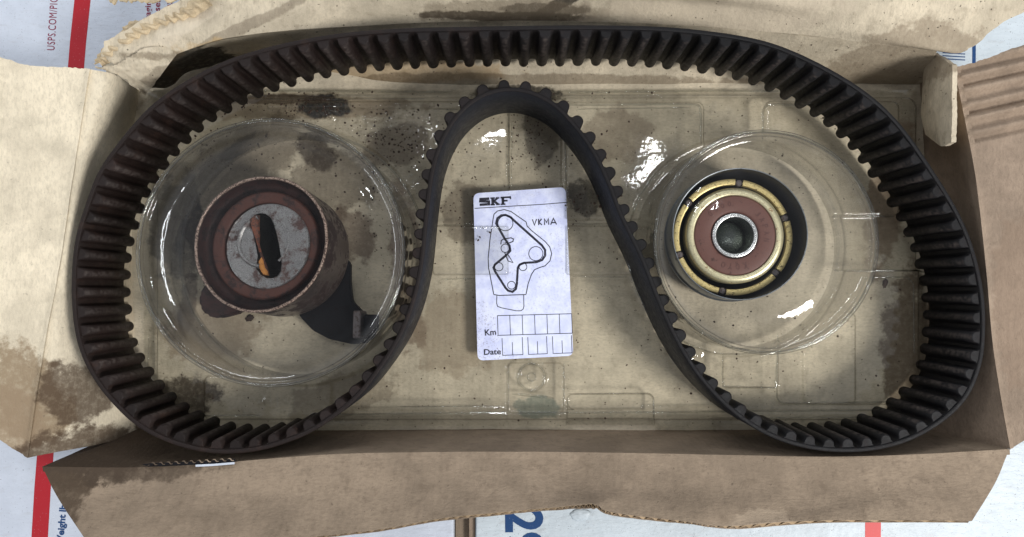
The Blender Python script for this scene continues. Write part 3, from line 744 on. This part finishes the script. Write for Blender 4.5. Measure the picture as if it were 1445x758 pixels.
def cup(K, ctop, rtop, ztop, label, inner):
    """raised round cup, its flat roof over the pulley"""
    cb = U(K['c'][0], K['c'][1], 4); rb = K['r']*0.379
    tp = U(ctop[0], ctop[1], ztop); rt = rtop*(360-ztop)/F
    prof = []
    for t_ in np.linspace(0, 1, 14): prof.append((rb + (rt-rb)*t_ + 0.15*math.sin(t_*9), 4.0 + (ztop-6-4)*t_, t_))
    for q in np.linspace(0, math.pi, 12): prof.append((rt - 1.0 + 1.1*math.cos(q), ztop - 1.0 + 1.1*math.sin(q), 1.0))
    prof += [(rt-2.6, ztop-1.8, 1), (rt-5.0, ztop-2.4, 1), (inner+5, ztop-2.6, 1), (inner+2.0, ztop-2.4, 1), (inner, ztop-1.9, 1), (inner-2, ztop-1.5, 1), (inner*0.5, ztop-1.3, 1), (0.01, ztop-1.3, 1)]
    seg = 144; vs_, fs = [], []
    m = len(prof)
    for i in range(seg):
        an = 2*math.pi*i/seg
        for (r, z, t_) in prof:
            cc = cb*(1-t_) + tp*t_
            rr = r
            if t_ < 1: rr += 0.45*math.sin(an*12)*math.sin(math.pi*t_) + 0.6*mnoise.noise(Vector((math.cos(an)*3, math.sin(an)*3, z/9)))*math.sin(math.pi*t_)
            else: rr += 0.18*mnoise.noise(Vector((math.cos(an)*5, math.sin(an)*5, 1)))
            zz = z + (0.22*mnoise.noise(Vector((r*math.cos(an)/12, r*math.sin(an)/12, 4))) if r < rt-3 else 0)
            vs_.append((cc.x + rr*math.cos(an)/1000, cc.y + rr*math.sin(an)/1000, zz/1000))
    for i in range(seg):
        i2 = (i+1) % seg
        for k in range(m-1): fs.append((i*m+k, i2*m+k, i2*m+k+1, i*m+k+1))
    cu = link('cup', mesh(vs_, fs), m_pl2, tray, smooth=True, label=label)
    bead = lathe([(rt*1.0 + 0.9*math.cos(q), 0.9*math.sin(q)) for q in [2*math.pi*i/10 for i in range(10)]], 160, close=True,
                 mod=lambda a, r, z, k: (r + 0.18*mnoise.noise(Vector((math.cos(a)*5, math.sin(a)*5, 1))), z*1.1))
    bead.transform(Matrix.Translation((0, 0, -0.0003)))
    link('rim_bead', bead, m_pl3, cu, smooth=True, mw=Matrix.Translation(tp))
    return cu
cup(kL, (382, 355.5), 188, 47, 'large clear cup over the rusty pulley', 52)
cup(kR, (1081, 341), 157, 44, 'smaller clear cup over the clean pulley', 36)

# ------------------------------------------------------------------ paper sticker on the tray
ZS = 8.0
stk = empty('paper_sticker', U(740, 388, ZS), 'white paper service sticker printed with a belt routing diagram', 'sticker')
cor = [(668, 273), (798, 264), (809, 502), (674, 509)]
def stick_pt(px, py): return U(px, py, ZS)
def rounded_poly(c, r, n=6):
    out = []
    for i in range(4):
        p = Vector(c[i]); a_ = (Vector(c[i-1]) - p).normalized(); b_ = (Vector(c[(i+1) % 4]) - p).normalized()
        for k in range(n+1):
            t_ = k/n; q = (p + a_*r)*(1-t_)**2 + p*2*t_*(1-t_) + (p + b_*r)*t_**2
            out.append(q)
    return out
rp_ = rounded_poly(cor, 9)
vb = [U(q.x, q.y, ZS) for q in rp_]; n = len(vb)
vt = [v + Vector((0, 0, 0.00018)) for v in vb]
link('paper', mesh(vb + vt, [tuple(range(n, 2*n))[::-1]] + [(i, (i+1) % n, n+(i+1) % n, n+i) for i in range(n)]), m_stick, stk)
ZI = ZS + 0.22
def S(x, y): return (660 + x/2.9125, 255 + y/2.9125)      # close-up pixels to photo pixels
def line(pts, wpx, closed=False, name='printed_line', smooth=False):
    P = [Vector(U(*S(*p), ZI)) for p in pts]
    if closed: P = P + [P[0]]
    vs_, fs = [], []; N_ = len(P); h = wpx*1.25/2.9125*0.374/2000
    for i, p in enumerate(P):
        if closed and i in (0, N_-1): d1 = (P[0]-P[-2]).normalized(); d2 = (P[1]-P[0]).normalized()
        else: d1 = (P[i]-P[max(i-1, 0)]).normalized(); d2 = (P[min(i+1, N_-1)]-P[i]).normalized()
        dd = (d1+d2).normalized(); n_ = Vector((-dd.y, dd.x, 0)); k = 1/max(0.6, dd.dot(d1 if d1.length else d2))
        vs_ += [p + n_*h*k, p - n_*h*k]
    for i in range(N_-1): fs.append((2*i, 2*i+1, 2*i+3, 2*i+2))
    return vs_, fs
def join_lines(ls, name):
    V, Fc = [], []
    for v, f in ls:
        o = len(V); V += v; Fc += [tuple(i+o for i in q) for q in f]
    return link(name, mesh(V, Fc), m_black, stk)
def circ(cx, cy, r, n=28, a0=0, a1=360):
    return [(cx + r*math.cos(math.radians(a0+(a1-a0)*i/n)), cy + r*math.sin(math.radians(a0+(a1-a0)*i/n))) for i in range(n if a1-a0 == 360 else n+1)]
join_lines([line([(28, 114), (160, 106), (300, 98), (411, 89)], 2.6)], 'header_line')
join_lines([line([(107, 468), (98, 420), (86, 360), (84, 320), (92, 240), (104, 160), (108, 138), (122, 125), (150, 119), (178, 127), (240, 170), (244, 186), (262, 205), (318, 250), (337, 272), (345, 300), (338, 330), (318, 350), (296, 357), (275, 366), (262, 385), (248, 425), (240, 466)], 3),
            line([(107, 468), (130, 472), (240, 468)], 3),
            line([(120, 472), (119, 505), (123, 517), (140, 523), (200, 535), (218, 535), (228, 528), (231, 515), (230, 470)], 2.6)], 'cover_outline')
LW = 1.25
belt_r = [(128, 196), (117, 176), (122, 155), (138, 143), (156, 141), (176, 150), (195, 168), (305, 266), (318, 285), (318, 308), (306, 326), (282, 335), (232, 338), (214, 345), (206, 358), (202, 425), (198, 445), (184, 457), (166, 452), (155, 440), (113, 374), (106, 358), (112, 345), (160, 305), (175, 288), (172, 268), (150, 235)]
join_lines([line(belt_r, 7.5, True)], 'belt_route')
join_lines([line(circ(155, 175, 31), 2.6, True), line(circ(280, 300, 29), 2.6, True), line(circ(128, 354, 17), 2.6, True), line(circ(227, 354, 16), 2.6, True), line(circ(180, 430, 16), 2.6, True), line(circ(154, 278, 17), 2.6, True),
            line([(136, 262), (138, 246), (148, 240), (178, 235), (188, 240), (186, 250), (170, 256), (152, 256)], 3.5), line([(163, 300), (186, 337), (166, 330), (152, 296)], 3.5)], 'pulley_diagram')
tl = []
xa = [(122+k*(427-122)/6) for k in range(7)]
tl.append(line([(122, 555), (427, 547)], 2.4)); tl.append(line([(122, 636), (430, 627)], 2.4))
for k, x in enumerate(xa): tl.append(line([(x, 555-8*k/6), (x+3, 636-9*k/6)], 2.2))
for x0_, x1_ in ((141, 225), (247, 325), (348, 427)):
    dy = -(x0_-141)*0.035
    tl += [line([(x0_, 647+dy), (x0_+3, 718+dy), (x1_+2, 715+dy), (x1_-1, 643+dy)], 2.2), line([((x0_+x1_)/2, 664+dy), ((x0_+x1_)/2+2, 716+dy)], 2.2)]
join_lines(tl, 'form_boxes')
def stext(s, a_, b_, hc, **kw):
    M, L = flat_frame(S(*a_), S(*b_), ZI)
    link('printed_text', fit_text(s, L, hc/2.9125*0.374/1000, **kw), m_black, stk, mw=M)
join_lines([line([(89, 74), (53, 76), (52, 85), (87, 86), (87, 97), (49, 99)], 8.5),
            line([(102, 71), (103, 99)], 9), line([(93, 72), (112, 71.5)], 5), line([(94, 99), (112, 98.5)], 5), line([(105, 86), (122, 72)], 7), line([(108, 84), (125, 97)], 8), line([(115, 71.5), (130, 71)], 5), line([(117, 98), (132, 97)], 5),
            line([(144, 70), (145, 97)], 9), line([(135, 97.5), (155, 96.5)], 5), line([(135, 70), (178, 67.5)], 6), line([(175, 67), (176, 76)], 5), line([(145, 83), (164, 82)], 6)], 'printed_letters')
join_lines([line(p, 4) for p in ([(266, 159), (274, 183), (283, 158)], [(291, 157), (292, 183)], [(304, 157), (292, 171), (305, 182)],
            [(316, 182), (315, 157), (324, 172), (332, 156), (333, 181)], [(341, 181), (352, 155), (365, 180)], [(345, 173), (361, 172)])], 'printed_letters')
stext('Km', (71, 637), (117, 634), 25, bold=0.0002)
stext('Date', (67, 717), (137, 714), 24, bold=0.0002)

# ------------------------------------------------------------------ timing belt
rim = [ # back edge nearest the camera: (px,py,lift mm)
 (100,400,0),(102,360,0),(108,325,1),(120,288,2),(136,244,3),(162,206,5),(208,151,8),(259,115,10),(314,86,11),(360,71,12),(410,58,12),(480,46,12),(550,40,12),(617,38,12),(720,36,12),(823,35,12),(900,36,12),(960,39,11),(1063,52,10),(1131,76,9),(1200,113,7),(1251,152,5),(1288,196,3),(1322,247,2),(1350,292,1),(1371,338,0),(1384,385,0),(1391,430,0),(1391,478,0),(1386,516,0),(1367,563,0),(1327,600,0),(1276,627,0),(1216,639,0),(1157,637,0),(1112,627,0),
 (1070,609,0),(1028,579,0),(987,536,0),(956,488,0),(926,425,0),(903,363,0),(873,305,0),(862,273,0),(848,240,0),(831,208,0),(808,178,0),(785,153,0),(755,135,0),(720,128,0),(685,135,0),(655,156,0),(634,184,0),(620,216,0),(612,247,0),(607,284,0),(603,320,0),(600,355,0),(593,400,0),(580,445,0),(562,485,0),(535,526,0),(507,561,0),(476,587,0),(440,611,0),(400,627,0),(364,637,0),(322,641,0),(281,638,0),(233,624,0),(192,602,0),(165,577,0),(137,545,0),(115,505,0),(105,470,0),(101,435,0)]
BW = 38.0; ZB = 3.6
Pt, Pb = [], []
for (px, py, lf) in rim:
    zb = ZB + lf*0.95 + 1.5
    T = U(px, py, zb + BW); 
    Bm = Vector((T.x*0.995, T.y*0.995, zb/1000))
    Pt.append(np.array(T)); Pb.append(np.array(Bm))
def closed_cr(P, per=12):
    n = len(P); out = []
    for k in range(n):
        for i in range(per): out.append(cr(P[k-1], P[k], P[(k+1) % n], P[(k+2) % n], i/per))
    return np.array(out)
Tt = closed_cr(Pt); Bb = closed_cr(Pb)
def smooth_closed(A, it):
    for _ in range(it): A = 0.25*np.roll(A, 1, 0) + 0.5*A + 0.25*np.roll(A, -1, 0)
    return A
Tt = smooth_closed(Tt, 40); Bb = smooth_closed(Bb, 40)
Mi = (Tt + Bb)/2
seg = np.linalg.norm(np.roll(Mi, -1, 0) - Mi, axis=1); cum = np.concatenate([[0], np.cumsum(seg)]); Ltot = cum[-1]
def at_s(A, s):
    s = s % Ltot; k = int(np.searchsorted(cum, s, side='right')-1); k = min(k, len(A)-1)
    t_ = (s - cum[k])/max(seg[k], 1e-9)
    return A[k]*(1-t_) + A[(k+1) % len(A)]*t_
NS = 900
beltR = empty('timing_belt', (0.0, 0.02, 0.004), 'black toothed rubber timing belt bent into a wide loop with a central arch', 'timing belt')
TH = 2.1
prof8 = []   # (n mm, along width 0..1 with mm offset)
def frame_at(s):
    T = at_s(Tt, s); B_ = at_s(Bb, s)
    tan = (at_s(Mi, s+0.001) - at_s(Mi, s-0.001)); tan /= np.linalg.norm(tan)
    wv = T - B_; wl_ = np.linalg.norm(wv); wv = wv/wl_
    nrm = np.cross(tan, wv); nrm /= np.linalg.norm(nrm)
    return T, B_, tan, wv, nrm, wl_
# inward side: the loop is listed clockwise in the picture; find sign at the leftmost point
T, B_, tan, wv, nrm, _ = frame_at(0.0)
SG = 1.0 if nrm[0] > 0 else -1.0
cs = [(0.0, 'B', 0.4), (0.4, 'B', 0.0), (TH-0.3, 'B', 0.0), (TH, 'B', 0.3), (TH, 'T', 0.3), (TH-0.3, 'T', 0.0), (0.4, 'T', 0.0), (0.0, 'T', 0.4)]
vs_, fs = [], []
for i in range(NS):
    T, B_, tan, wv, nrm, wl_ = frame_at(i/NS*Ltot); nrm = nrm*SG
    for (nn, wh, off) in cs:
        base = T - wv*off/1000 if wh == 'T' else B_ + wv*off/1000
        vs_.append(tuple(base + nrm*nn/1000))
m = len(cs)
for i in range(NS):
    i2 = (i+1) % NS
    for k in range(m): fs.append((i*m+k, i2*m+k, i2*m+(k+1) % m, i*m+(k+1) % m))
bo = link('belt_band', mesh(vs_, fs), m_back_r, beltR); autosmooth(bo, 60)
bo.data.materials.append(m_rub)
# back face keeps the smooth material, the toothed face and edges the dusty one
mi_ = []
for f_i in range(len(bo.data.polygons)):
    k = f_i % m
    mi_.append(0 if k == m-1 else 1)
bo.data.polygons.foreach_set('material_index', mi_)
# tooth
tw, thh = 2.8, 4.3
pr = [(-0.2, -tw-1.4), (0.25, -tw-0.7), (0.9, -tw)]
for k in range(9):
    a_ = -math.pi/2 + math.pi*k/8
    pr.append((thh-tw*0.92 + tw*0.92*math.cos(a_), tw*math.sin(a_)*0.96))
pr += [(0.9, tw), (0.25, tw+0.7), (-0.2, tw+1.4)]
lev = [(0.012, 0.88), (0.022, 1.0), (0.978, 1.0), (0.990, 0.86)]
vs_, fs = [], []
for (z, sc_) in lev:
    for (x, y) in pr: vs_.append(((x*sc_ if x > 0 else x)/1000, y*sc_/1000, z))
m = len(pr)
for l_ in range(3):
    for k in range(m-1): fs.append((l_*m+k, l_*m+k+1, (l_+1)*m+k+1, (l_+1)*m+k))
fs.append(tuple(range(m))[::-1]); fs.append(tuple(3*m + k for k in range(m)))
tme = mesh(vs_, fs, 'tooth')
bmt = bmesh.new(); bmt.from_mesh(tme); bmesh.ops.recalc_face_normals(bmt, faces=bmt.faces)
for f_ in bmt.faces: f_.smooth = len(f_.verts) == 4
for e_ in bmt.edges:
    if len(e_.link_faces) == 2 and e_.calc_face_angle(0) > 0.9: e_.smooth = False
bmt.to_mesh(tme); bmt.free(); tme.materials.append(m_tooth)
NTEETH = int(round(Ltot/0.0094))
for k in range(NTEETH):
    T, B_, tan, wv, nrm, wl_ = frame_at((k+0.5)/NTEETH*Ltot); nrm = nrm*SG
    y_ = np.cross(wv, nrm)
    M = Matrix(((nrm[0], y_[0], wv[0]*wl_, 0), (nrm[1], y_[1], wv[1]*wl_, 0), (nrm[2], y_[2], wv[2]*wl_, 0), (0, 0, 0, 1)))
    M.translation = Vector(B_ + nrm*TH/1000)
    M = M @ Matrix.Diagonal((random.uniform(0.93, 1.05), random.uniform(0.93, 1.07), random.uniform(0.985, 1.0), 1))
    link('tooth', tme, None, beltR, mw=M)
print('teeth', NTEETH, 'belt length mm', Ltot*1000)

# ------------------------------------------------------------------ pulleys
def axis_matrix(pb, pt):
    z = (pt - pb).normalized(); x = Vector((1, 0, 0)); x = (x - z*x.dot(z)).normalized(); y = z.cross(x)
    M = Matrix((x, y, z)).transposed().to_4x4(); M.translation = pb; return M, (pt-pb).length*1000
# left: rusty tensioner pulley
pb, pt = U(408, 359, 7), U(367, 343, 40)
ML, HL = axis_matrix(pb, pt)
tp_ = empty('tensioner_pulley', pb, 'rusty eccentric tensioner pulley with a slotted grey hub, in the left cup', 'pulley')
RO = 98*(360-40)/F
def wob(a, r, z, k): return (r*(1+0.006*math.sin(3*a)) + 0.25*mnoise.noise(Vector((math.cos(a)*9, math.sin(a)*9, z/2))), z + 0.25*mnoise.noise(Vector((math.cos(a)*8, math.sin(a)*8, 5))))
o = link('outer_ring', lathe([(RO-1.2, HL-0.6), (RO-1.2, HL-14), (RO-1.2, 0), (RO-2.0, 0), (RO-1.2, 0.0), (RO-0.4, 1.0), (RO, 3), (RO, HL-0.8)], 128), m_side, tp_, smooth=True, mw=ML)
o = link('rolled_edge', lathe([(RO-1.3, HL-1.2), (RO, HL-1.2), (RO+0.05, HL-0.4), (RO-0.3, HL), (RO-1.0, HL), (RO-1.3, HL-0.4)], 160, close=True, mod=wob), m_rim, tp_, smooth=True, mw=ML)
o = link('bearing_race', lathe([(RO-1.2, HL-1.0), (RO-1.5, HL-4), (RO-1.9, HL-8.5), (RO-4.6, HL-9.0), (RO-6.6, HL-8.4), (RO-6.8, HL-9.4)], 128), m_race, tp_, smooth=True, mw=ML)
o = link('seal_ring', lathe([(RO-6.4, HL-9.6), (RO-6.5, HL-5.4), (RO-7.6, HL-4.6), (RO-9.5, HL-4.9), (RO-11.4, HL-4.5), (RO-12.6, HL-5.2), (RO-12.8, HL-8)], 128), m_seal_l, tp_, smooth=True, mw=ML)
RH = 61*(360-36)/F
# hub face with the slot cut through it
hubc = ML.inverted() @ U(377, 346.5, 37)
bm = bmesh.new()
NV = 72
outer = [bm.verts.new((hubc.x + RH/1000*math.cos(2*math.pi*i/NV), hubc.y + RH/1000*math.sin(2*math.pi*i/NV), (HL-3.6)/1000)) for i in range(NV)]
def slot_outline():
    # pixel outline of the slot
    return [(352, 308), (357, 302), (365, 300), (373, 301), (380, 306), (386, 317), (391, 331), (395, 346), (398, 360), (400, 373), (399, 384), (394, 391), (387, 393.5), (379, 393), (371, 389), (364, 380), (364, 370), (365, 362), (362, 350), (359, 338), (355, 326), (351, 316)]
sp_ = []
for (x, y) in slot_outline():
    q = ML.inverted() @ U(x, y, 37); sp_.append((q.x, q.y))
inner_v = [bm.verts.new((x, y, (HL-3.6)/1000)) for x, y in sp_]
eo = [bm.edges.new((outer[i], outer[(i+1) % NV])) for i in range(NV)]
ei = [bm.edges.new((inner_v[i], inner_v[(i+1) % len(inner_v)])) for i in range(len(inner_v))]
bmesh.ops.triangle_fill(bm, use_beauty=True, use_dissolve=False, edges=eo+ei)
bmesh.ops.triangulate(bm, faces=bm.faces)
for _ in range(3):
    bmesh.ops.subdivide_edges(bm, edges=[e for e in bm.edges if e.calc_length() > 0.0022], cuts=1)
    bmesh.ops.triangulate(bm, faces=bm.faces)
for v in bm.verts:
    rr = math.hypot(v.co.x-hubc.x, v.co.y-hubc.y)/(RH/1000)
    v.co.z += (0.9 - 1.6*rr**2.5 + 0.25*mnoise.noise(v.co*300))/1000
for f_ in bm.faces: f_.smooth = True
outer = sorted([v for v in bm.verts if math.hypot(v.co.x-hubc.x, v.co.y-hubc.y) > RH/1000*0.995], key=lambda v: math.atan2(v.co.y-hubc.y, v.co.x-hubc.x)); NV = len(outer)
low = [bm.verts.new((v.co.x, v.co.y, (HL-9)/1000)) for v in outer]
for i in range(NV): bm.faces.new((outer[i], low[i], low[(i+1) % NV], outer[(i+1) % NV]))
me = bpy.data.meshes.new('hub'); bm.to_mesh(me); bm.free()
hub = link('hub', me, m_hub, tp_, mw=ML)
hm = hub.data
# slot walls and dark floor
n = len(sp_); cxs = sum(p[0] for p in sp_)/n; cys = sum(p[1] for p in sp_)/n
vs_ = []
for (zf, sx) in ((HL-2.6, 1.0), (HL-5.2, 0.95), (HL-16, 0.85), (HL-26, 0.8)):
    for (x, y) in sp_: vs_.append((cxs + (x-cxs)*sx + (0.004 if zf < HL-15 else 0), cys + (y-cys)*sx, zf/1000))
fs = [(l_*n+i, l_*n+(i+1) % n, (l_+1)*n+(i+1) % n, (l_+1)*n+i) for l_ in range(3) for i in range(n)]
fs.append(tuple(3*n+i for i in range(n)))
sw = link('slot', mesh(vs_, fs), m_grease, hub, mw=ML)
# rusty sloping inner side of the slot, and the orange rust crust
def patch(name, pts, mat, par, th=0.6, dome=0.5):
    P = [U(*p) for p in pts]; c_ = sum(P, Vector())/len(P)
    vs2 = [c_ + Vector((0, 0, dome/1000))] + P + [c_*0.45 + p*0.55 + Vector((0, 0, dome*0.8/1000)) for p in P]
    n_ = len(P); f2 = []
    for i in range(n_):
        j = (i+1) % n_
        f2 += [(1+i, 1+j, 1+n_+j, 1+n_+i), (1+n_+i, 1+n_+j, 0)]
    return link(name, mesh(vs2, f2), mat, par, smooth=True)
patch('slot_ledge', [(352, 310, 36.2), (360, 303, 36.2), (367, 304, 34), (366, 320, 32), (368, 340, 31), (373, 360, 31), (378, 378, 31), (382, 392, 34), (372, 388, 36), (365, 378, 36.2), (366, 362, 36), (361, 345, 36), (357, 328, 36)], m_hole, hub)
patch('rust_crust', [(365, 369, 36.5), (369, 363, 36.0), (373, 370, 34.5), (376, 378, 34), (380, 389, 35), (376, 391, 36.4), (371, 388, 36.6), (366, 378, 36.6)], m_orange, hub, dome=0.6)
# stepped boss round the slot
bc = ML.inverted() @ U(371, 340, 37)
bm_m = Matrix.Translation((0, 0, 0))
boss = lathe([(13.6, HL-3.6), (12.8, HL-2.2), (12.2, HL-2.1), (11.2, HL-3.4)], 64, math.radians(105), math.radians(265))
boss.transform(Matrix.Translation((bc.x, bc.y, 0.00003)))
link('boss_step', boss, m_hub, hub, smooth=True, mw=ML)
boss2 = lathe([(13.4, HL-3.6), (12.7, HL-2.3), (12.1, HL-3.4)], 40, math.radians(-50), math.radians(60))
boss2.transform(Matrix.Translation((bc.x, bc.y, 0.00003)))
link('boss_step', boss2, m_hub, hub, smooth=True, mw=ML)
# bracket and lug under the pulley, with its upright pin
def slab(name, pts, z0, z1, mat, par, bev=0.6):
    bm = bmesh.new()
    lo_ = [bm.verts.new(U(x, y, z0)) for x, y in pts]
    f = bm.faces.new(lo_)
    r_ = bmesh.ops.extrude_face_region(bm, geom=[f])
    for v in [g for g in r_['geom'] if isinstance(g, bmesh.types.BMVert)]: v.co.z = z1/1000
    bmesh.ops.recalc_face_normals(bm, faces=bm.faces)
    bmesh.ops.bevel(bm, geom=[e for e in bm.edges], offset=bev/1000, segments=2, affect='EDGES')
    me = bpy.data.meshes.new(name); bm.to_mesh(me); bm.free()
    return link(name, me, mat, par)
slab('bracket_arm', [(400, 400), (470, 345), (497, 372), (497, 400), (500, 425), (514, 440), (531, 452), (532, 470), (524, 483), (500, 485), (468, 478), (445, 466), (428, 448)], 6.5, 11, m_darkm, tp_)
slab('lug', [(330, 370), (300, 398), (290, 415), (290, 432), (300, 445), (318, 449), (345, 442), (370, 425)], 12, 20, m_race, tp_, 1.5)
pinb = U(512, 458, 8); pint = U(503, 458, 18)
MP, HP = axis_matrix(pinb, pint)
link('stop_pin', box_mesh(-0.0022, -0.0072, 0, 0.0022, 0.0072, HP/1000, 0.0012), m_pin, tp_, mw=MP)
link('stop_block', box_mesh(0.0022, -0.0062, 0, 0.0090, 0.0052, HP/1000-0.004, 0.0012), m_darkm, tp_, mw=MP)

# right: clean idler pulley
pb, pt = U(1024, 337, 6), U(1044, 330, 34)
MR, HRl = axis_matrix(pb, pt)
ip = empty('idler_pulley', pb, 'clean steel idler pulley with brown bearing seal and yellow rings, in the right cup', 'pulley')
R1 = 94*(360-34)/F
link('outer_shell', lathe([(R1-0.5, HRl-9), (R1-0.5, HRl-0.1), (R1-0.15, HRl), (R1, HRl-0.3), (R1, 9), (R1+0.8, 8.2), (R1+0.8, 7.0), (R1-0.1, 6.2), (R1-0.1, 0), (R1-3, 0)], 160), m_steel, ip, smooth=True, mw=MR)
autosmooth(ip.children[0], 30)
link('shell_lining', lathe([(R1-0.6, HRl-0.6), (R1-0.7, HRl-22), (8.0, HRl-22)], 128), m_shell_in, ip, smooth=True, mw=MR)
def at_depth(px, py, z):
    q = MR.inverted() @ U(px, py, z); return q.x, q.y
def shifted(me, xy): me.transform(Matrix.Translation((xy[0], xy[1], 0))); return me
gz = HRl-9.0; gc = at_depth(1034, 334.5, 34-9)
RG = 83*0.3557
pins_px = [(242, 216), (497, 127), (715, 303), (668, 572), (410, 660), (208, 480)]
angs = sorted(math.atan2(-(y-395), x-462) for x, y in pins_px)
for i in range(6):
    a0 = angs[i] + 0.07; a1 = (angs[(i+1) % 6] if i < 5 else angs[0] + 2*math.pi) - 0.07
    sg_ = ring(RG-3.2, RG, gz-6, gz, 0.7, 40, a0=a0, a1=a1)
    ob = link('retainer_segment', shifted(sg_, gc), m_gold, ip, mw=MR); autosmooth(ob, 40)
under = ring(RG-3.4, RG+0.3, gz-8, gz-2.6, 0.3, 128)
link('retainer_bed', shifted(under, gc), m_shell_in, ip, mw=MR)
for a_ in angs:
    pn = ring(0, 1.75, gz-4, gz-0.5, 0.4, 24)
    pn.transform(Matrix.Translation(((RG-1.9)/1000*math.cos(a_), (RG-1.9)/1000*math.sin(a_), 0)))
    ob = link('rivet', shifted(pn, gc), m_pin, ip, mw=MR); autosmooth(ob, 40)
cc = at_depth(1037, 332.3, 27)
z1_ = HRl-6.5
RF = 68.5*0.3535
ob = link('bearing_flange', shifted(lathe([(57*0.3535, z1_-5), (57*0.3535, z1_-0.3), (57*0.3535+0.4, z1_), (RF-2.2, z1_), (RF-0.8, z1_-0.5), (RF-0.1, z1_-1.6), (RF, z1_-9)], 128), cc), m_gold2, ip, smooth=True, mw=MR)
sl_ = link('seal', shifted(lathe([(57*0.3535-0.05, z1_-3), (57*0.3535-0.1, z1_-0.9), (54*0.3535, z1_-0.55), (36*0.3535, z1_-0.55), (33*0.3535, z1_-1.0), (32*0.3535, z1_-3)], 128), cc), m_brown, ip, smooth=True, mw=MR)
ob = link('inner_ring', shifted(ring(26*0.3535, 31.5*0.3535, z1_-4, z1_-0.1, 0.5, 96), cc), m_bore, ip, mw=MR); autosmooth(ob, 40)
link('bore', shifted(lathe([(26*0.3535, z1_-0.6), (26*0.3535-0.3, z1_-2.2), (26*0.3535-0.3, z1_-15), (25*0.3535-0.6, z1_-19), (0.01, z1_-19)], 96), cc), m_bore_in, ip, smooth=True, mw=MR)
def arc_text(s, a_mid, step, r, hgt):
    for i, ch in enumerate(s):
        if ch == ' ': continue
        a_ = math.radians(a_mid) - (i-(len(s)-1)/2)*math.radians(step)
        w_ = hgt*0.62 if ch not in 'MW' else hgt*0.9
        me = fit_text(ch, w_, hgt, bold=0.0001, ext=0.00008)
        me.transform(Matrix.Translation((-w_/2, -hgt/2, 0)))
        me.transform(Matrix.Rotation(a_-math.pi/2, 4, 'Z'))
        me.transform(Matrix.Translation((r*math.cos(a_), r*math.sin(a_), (z1_-0.50)/1000)))
        link('moulded_letter', shifted(me, cc), m_brown2, sl_, mw=MR)
arc_text('KOYO', 268, 13, 44.5*0.3535/1000, 0.0030)
arc_text('JAPAN', -5+22, 13, 44.5*0.3535/1000, 0.0028)
arc_text('0000', 118, 13, 45.5*0.3535/1000, 0.0026)

# ------------------------------------------------------------------ loose dirt
dirt = NT('dirt'); m_dirt = dirt.set(dirt.mix(dirt.noise(0.4, 3), (0.015, 0.01, 0.008), (0.07, 0.035, 0.02)), 0.8)
def crumbs(n, region, hfun, smin, smax, seed):
    r = random.Random(seed); V, Fc = [], []
    for _ in range(n):
        px = r.uniform(region[0], region[2]); py = r.uniform(region[1], region[3])
        z = hfun(px, py)
        if z is None: continue
        c_ = U(px, py, z); s_ = (smin + (smax-smin)*r.random()**4)/1000
        o_ = len(V); an = r.random()*6.28; el = r.uniform(0.5, 1.0)
        for k in range(6):
            a_ = an + k*math.pi/3; rr = s_*r.uniform(0.7, 1.1)
            x = rr*math.cos(a_-an); y = rr*math.sin(a_-an)*el
            V.append(c_ + Vector((x*math.cos(an)-y*math.sin(an), x*math.sin(an)+y*math.cos(an), 0)))
        V.append(c_ + Vector((0, 0, s_*0.6)))
        for k in range(6): Fc.append((o_+k, o_+(k+1) % 6, o_+6))
    return V, Fc
def htray(px, py):
    if math.hypot(px-kL['c'][0], py-kL['c'][1]) < 168 or math.hypot(px-kR['c'][0], py-kR['c'][1]) < 144: return 0.1
    if not (215 < px < 1290 and 130 < py < 598): return None
    return float(tray_h(np.array([float(px)]), np.array([float(py)]))[0]) + 0.05
V, Fc = crumbs(1300, (215, 130, 1290, 600), htray, 0.12, 0.75, 3)
V2, F2 = crumbs(420, (380, 128, 900, 330), htray, 0.15, 0.9, 4)
o_ = len(V); V += V2; Fc += [tuple(i+o_ for i in f) for f in F2]
rc = random.Random(11)
for (cx_, cy_, sx_, sy_, n_) in ((450, 150, 24, 9, 260), (555, 195, 34, 24, 420), (755, 190, 24, 30, 260), (735, 138, 30, 6, 120), (300, 215, 45, 18, 260), (262, 310, 10, 32, 160), (520, 300, 20, 50, 160), (820, 285, 16, 14, 90), (350, 150, 60, 6, 120), (235, 580, 40, 14, 120), (640, 300, 20, 30, 90)):
    for _ in range(n_):
        x, y = rc.gauss(cx_, sx_), rc.gauss(cy_, sy_)
        v_, f_ = crumbs(1, (x, y, x+0.01, y+0.01), htray, 0.12, 0.85, rc.randrange(10**6))
        o_ = len(V); V += v_; Fc += [tuple(i+o_ for i in f) for f in f_]
cr_o = link('dirt_crumbs', mesh(V, Fc), m_dirt, kind='stuff', label='dark dirt crumbs scattered over the plastic tray')
for i, (px, py, rx, ry, rot, lb) in enumerate([(1249, 400, 3.2, 6.5, -0.2, 'largest dark dirt flake, right of the smaller cup'), (352, 449, 6, 4, 0.3, 'black dirt clump just below the rusty pulley')]):
    z = 5.6 if i == 0 else 0.3
    bm = bmesh.new(); bmesh.ops.create_icosphere(bm, subdivisions=3, radius=1)
    for v in bm.verts:
        q = v.co.copy(); v.co = Vector((q.x*rx*0.00038, q.y*ry*0.00038, q.z*0.0006))*(1+0.5*mnoise.noise(q*2.3+Vector((i*7, 0, 0))))
    me = bpy.data.meshes.new('flake'); bm.to_mesh(me); bm.free()
    fo = link('dirt_flake', me, m_dirt, smooth=True, mw=Matrix.Translation(U(px, py, z)) @ Matrix.Rotation(rot, 4, 'Z'))
    tag(fo, lb, 'dirt')
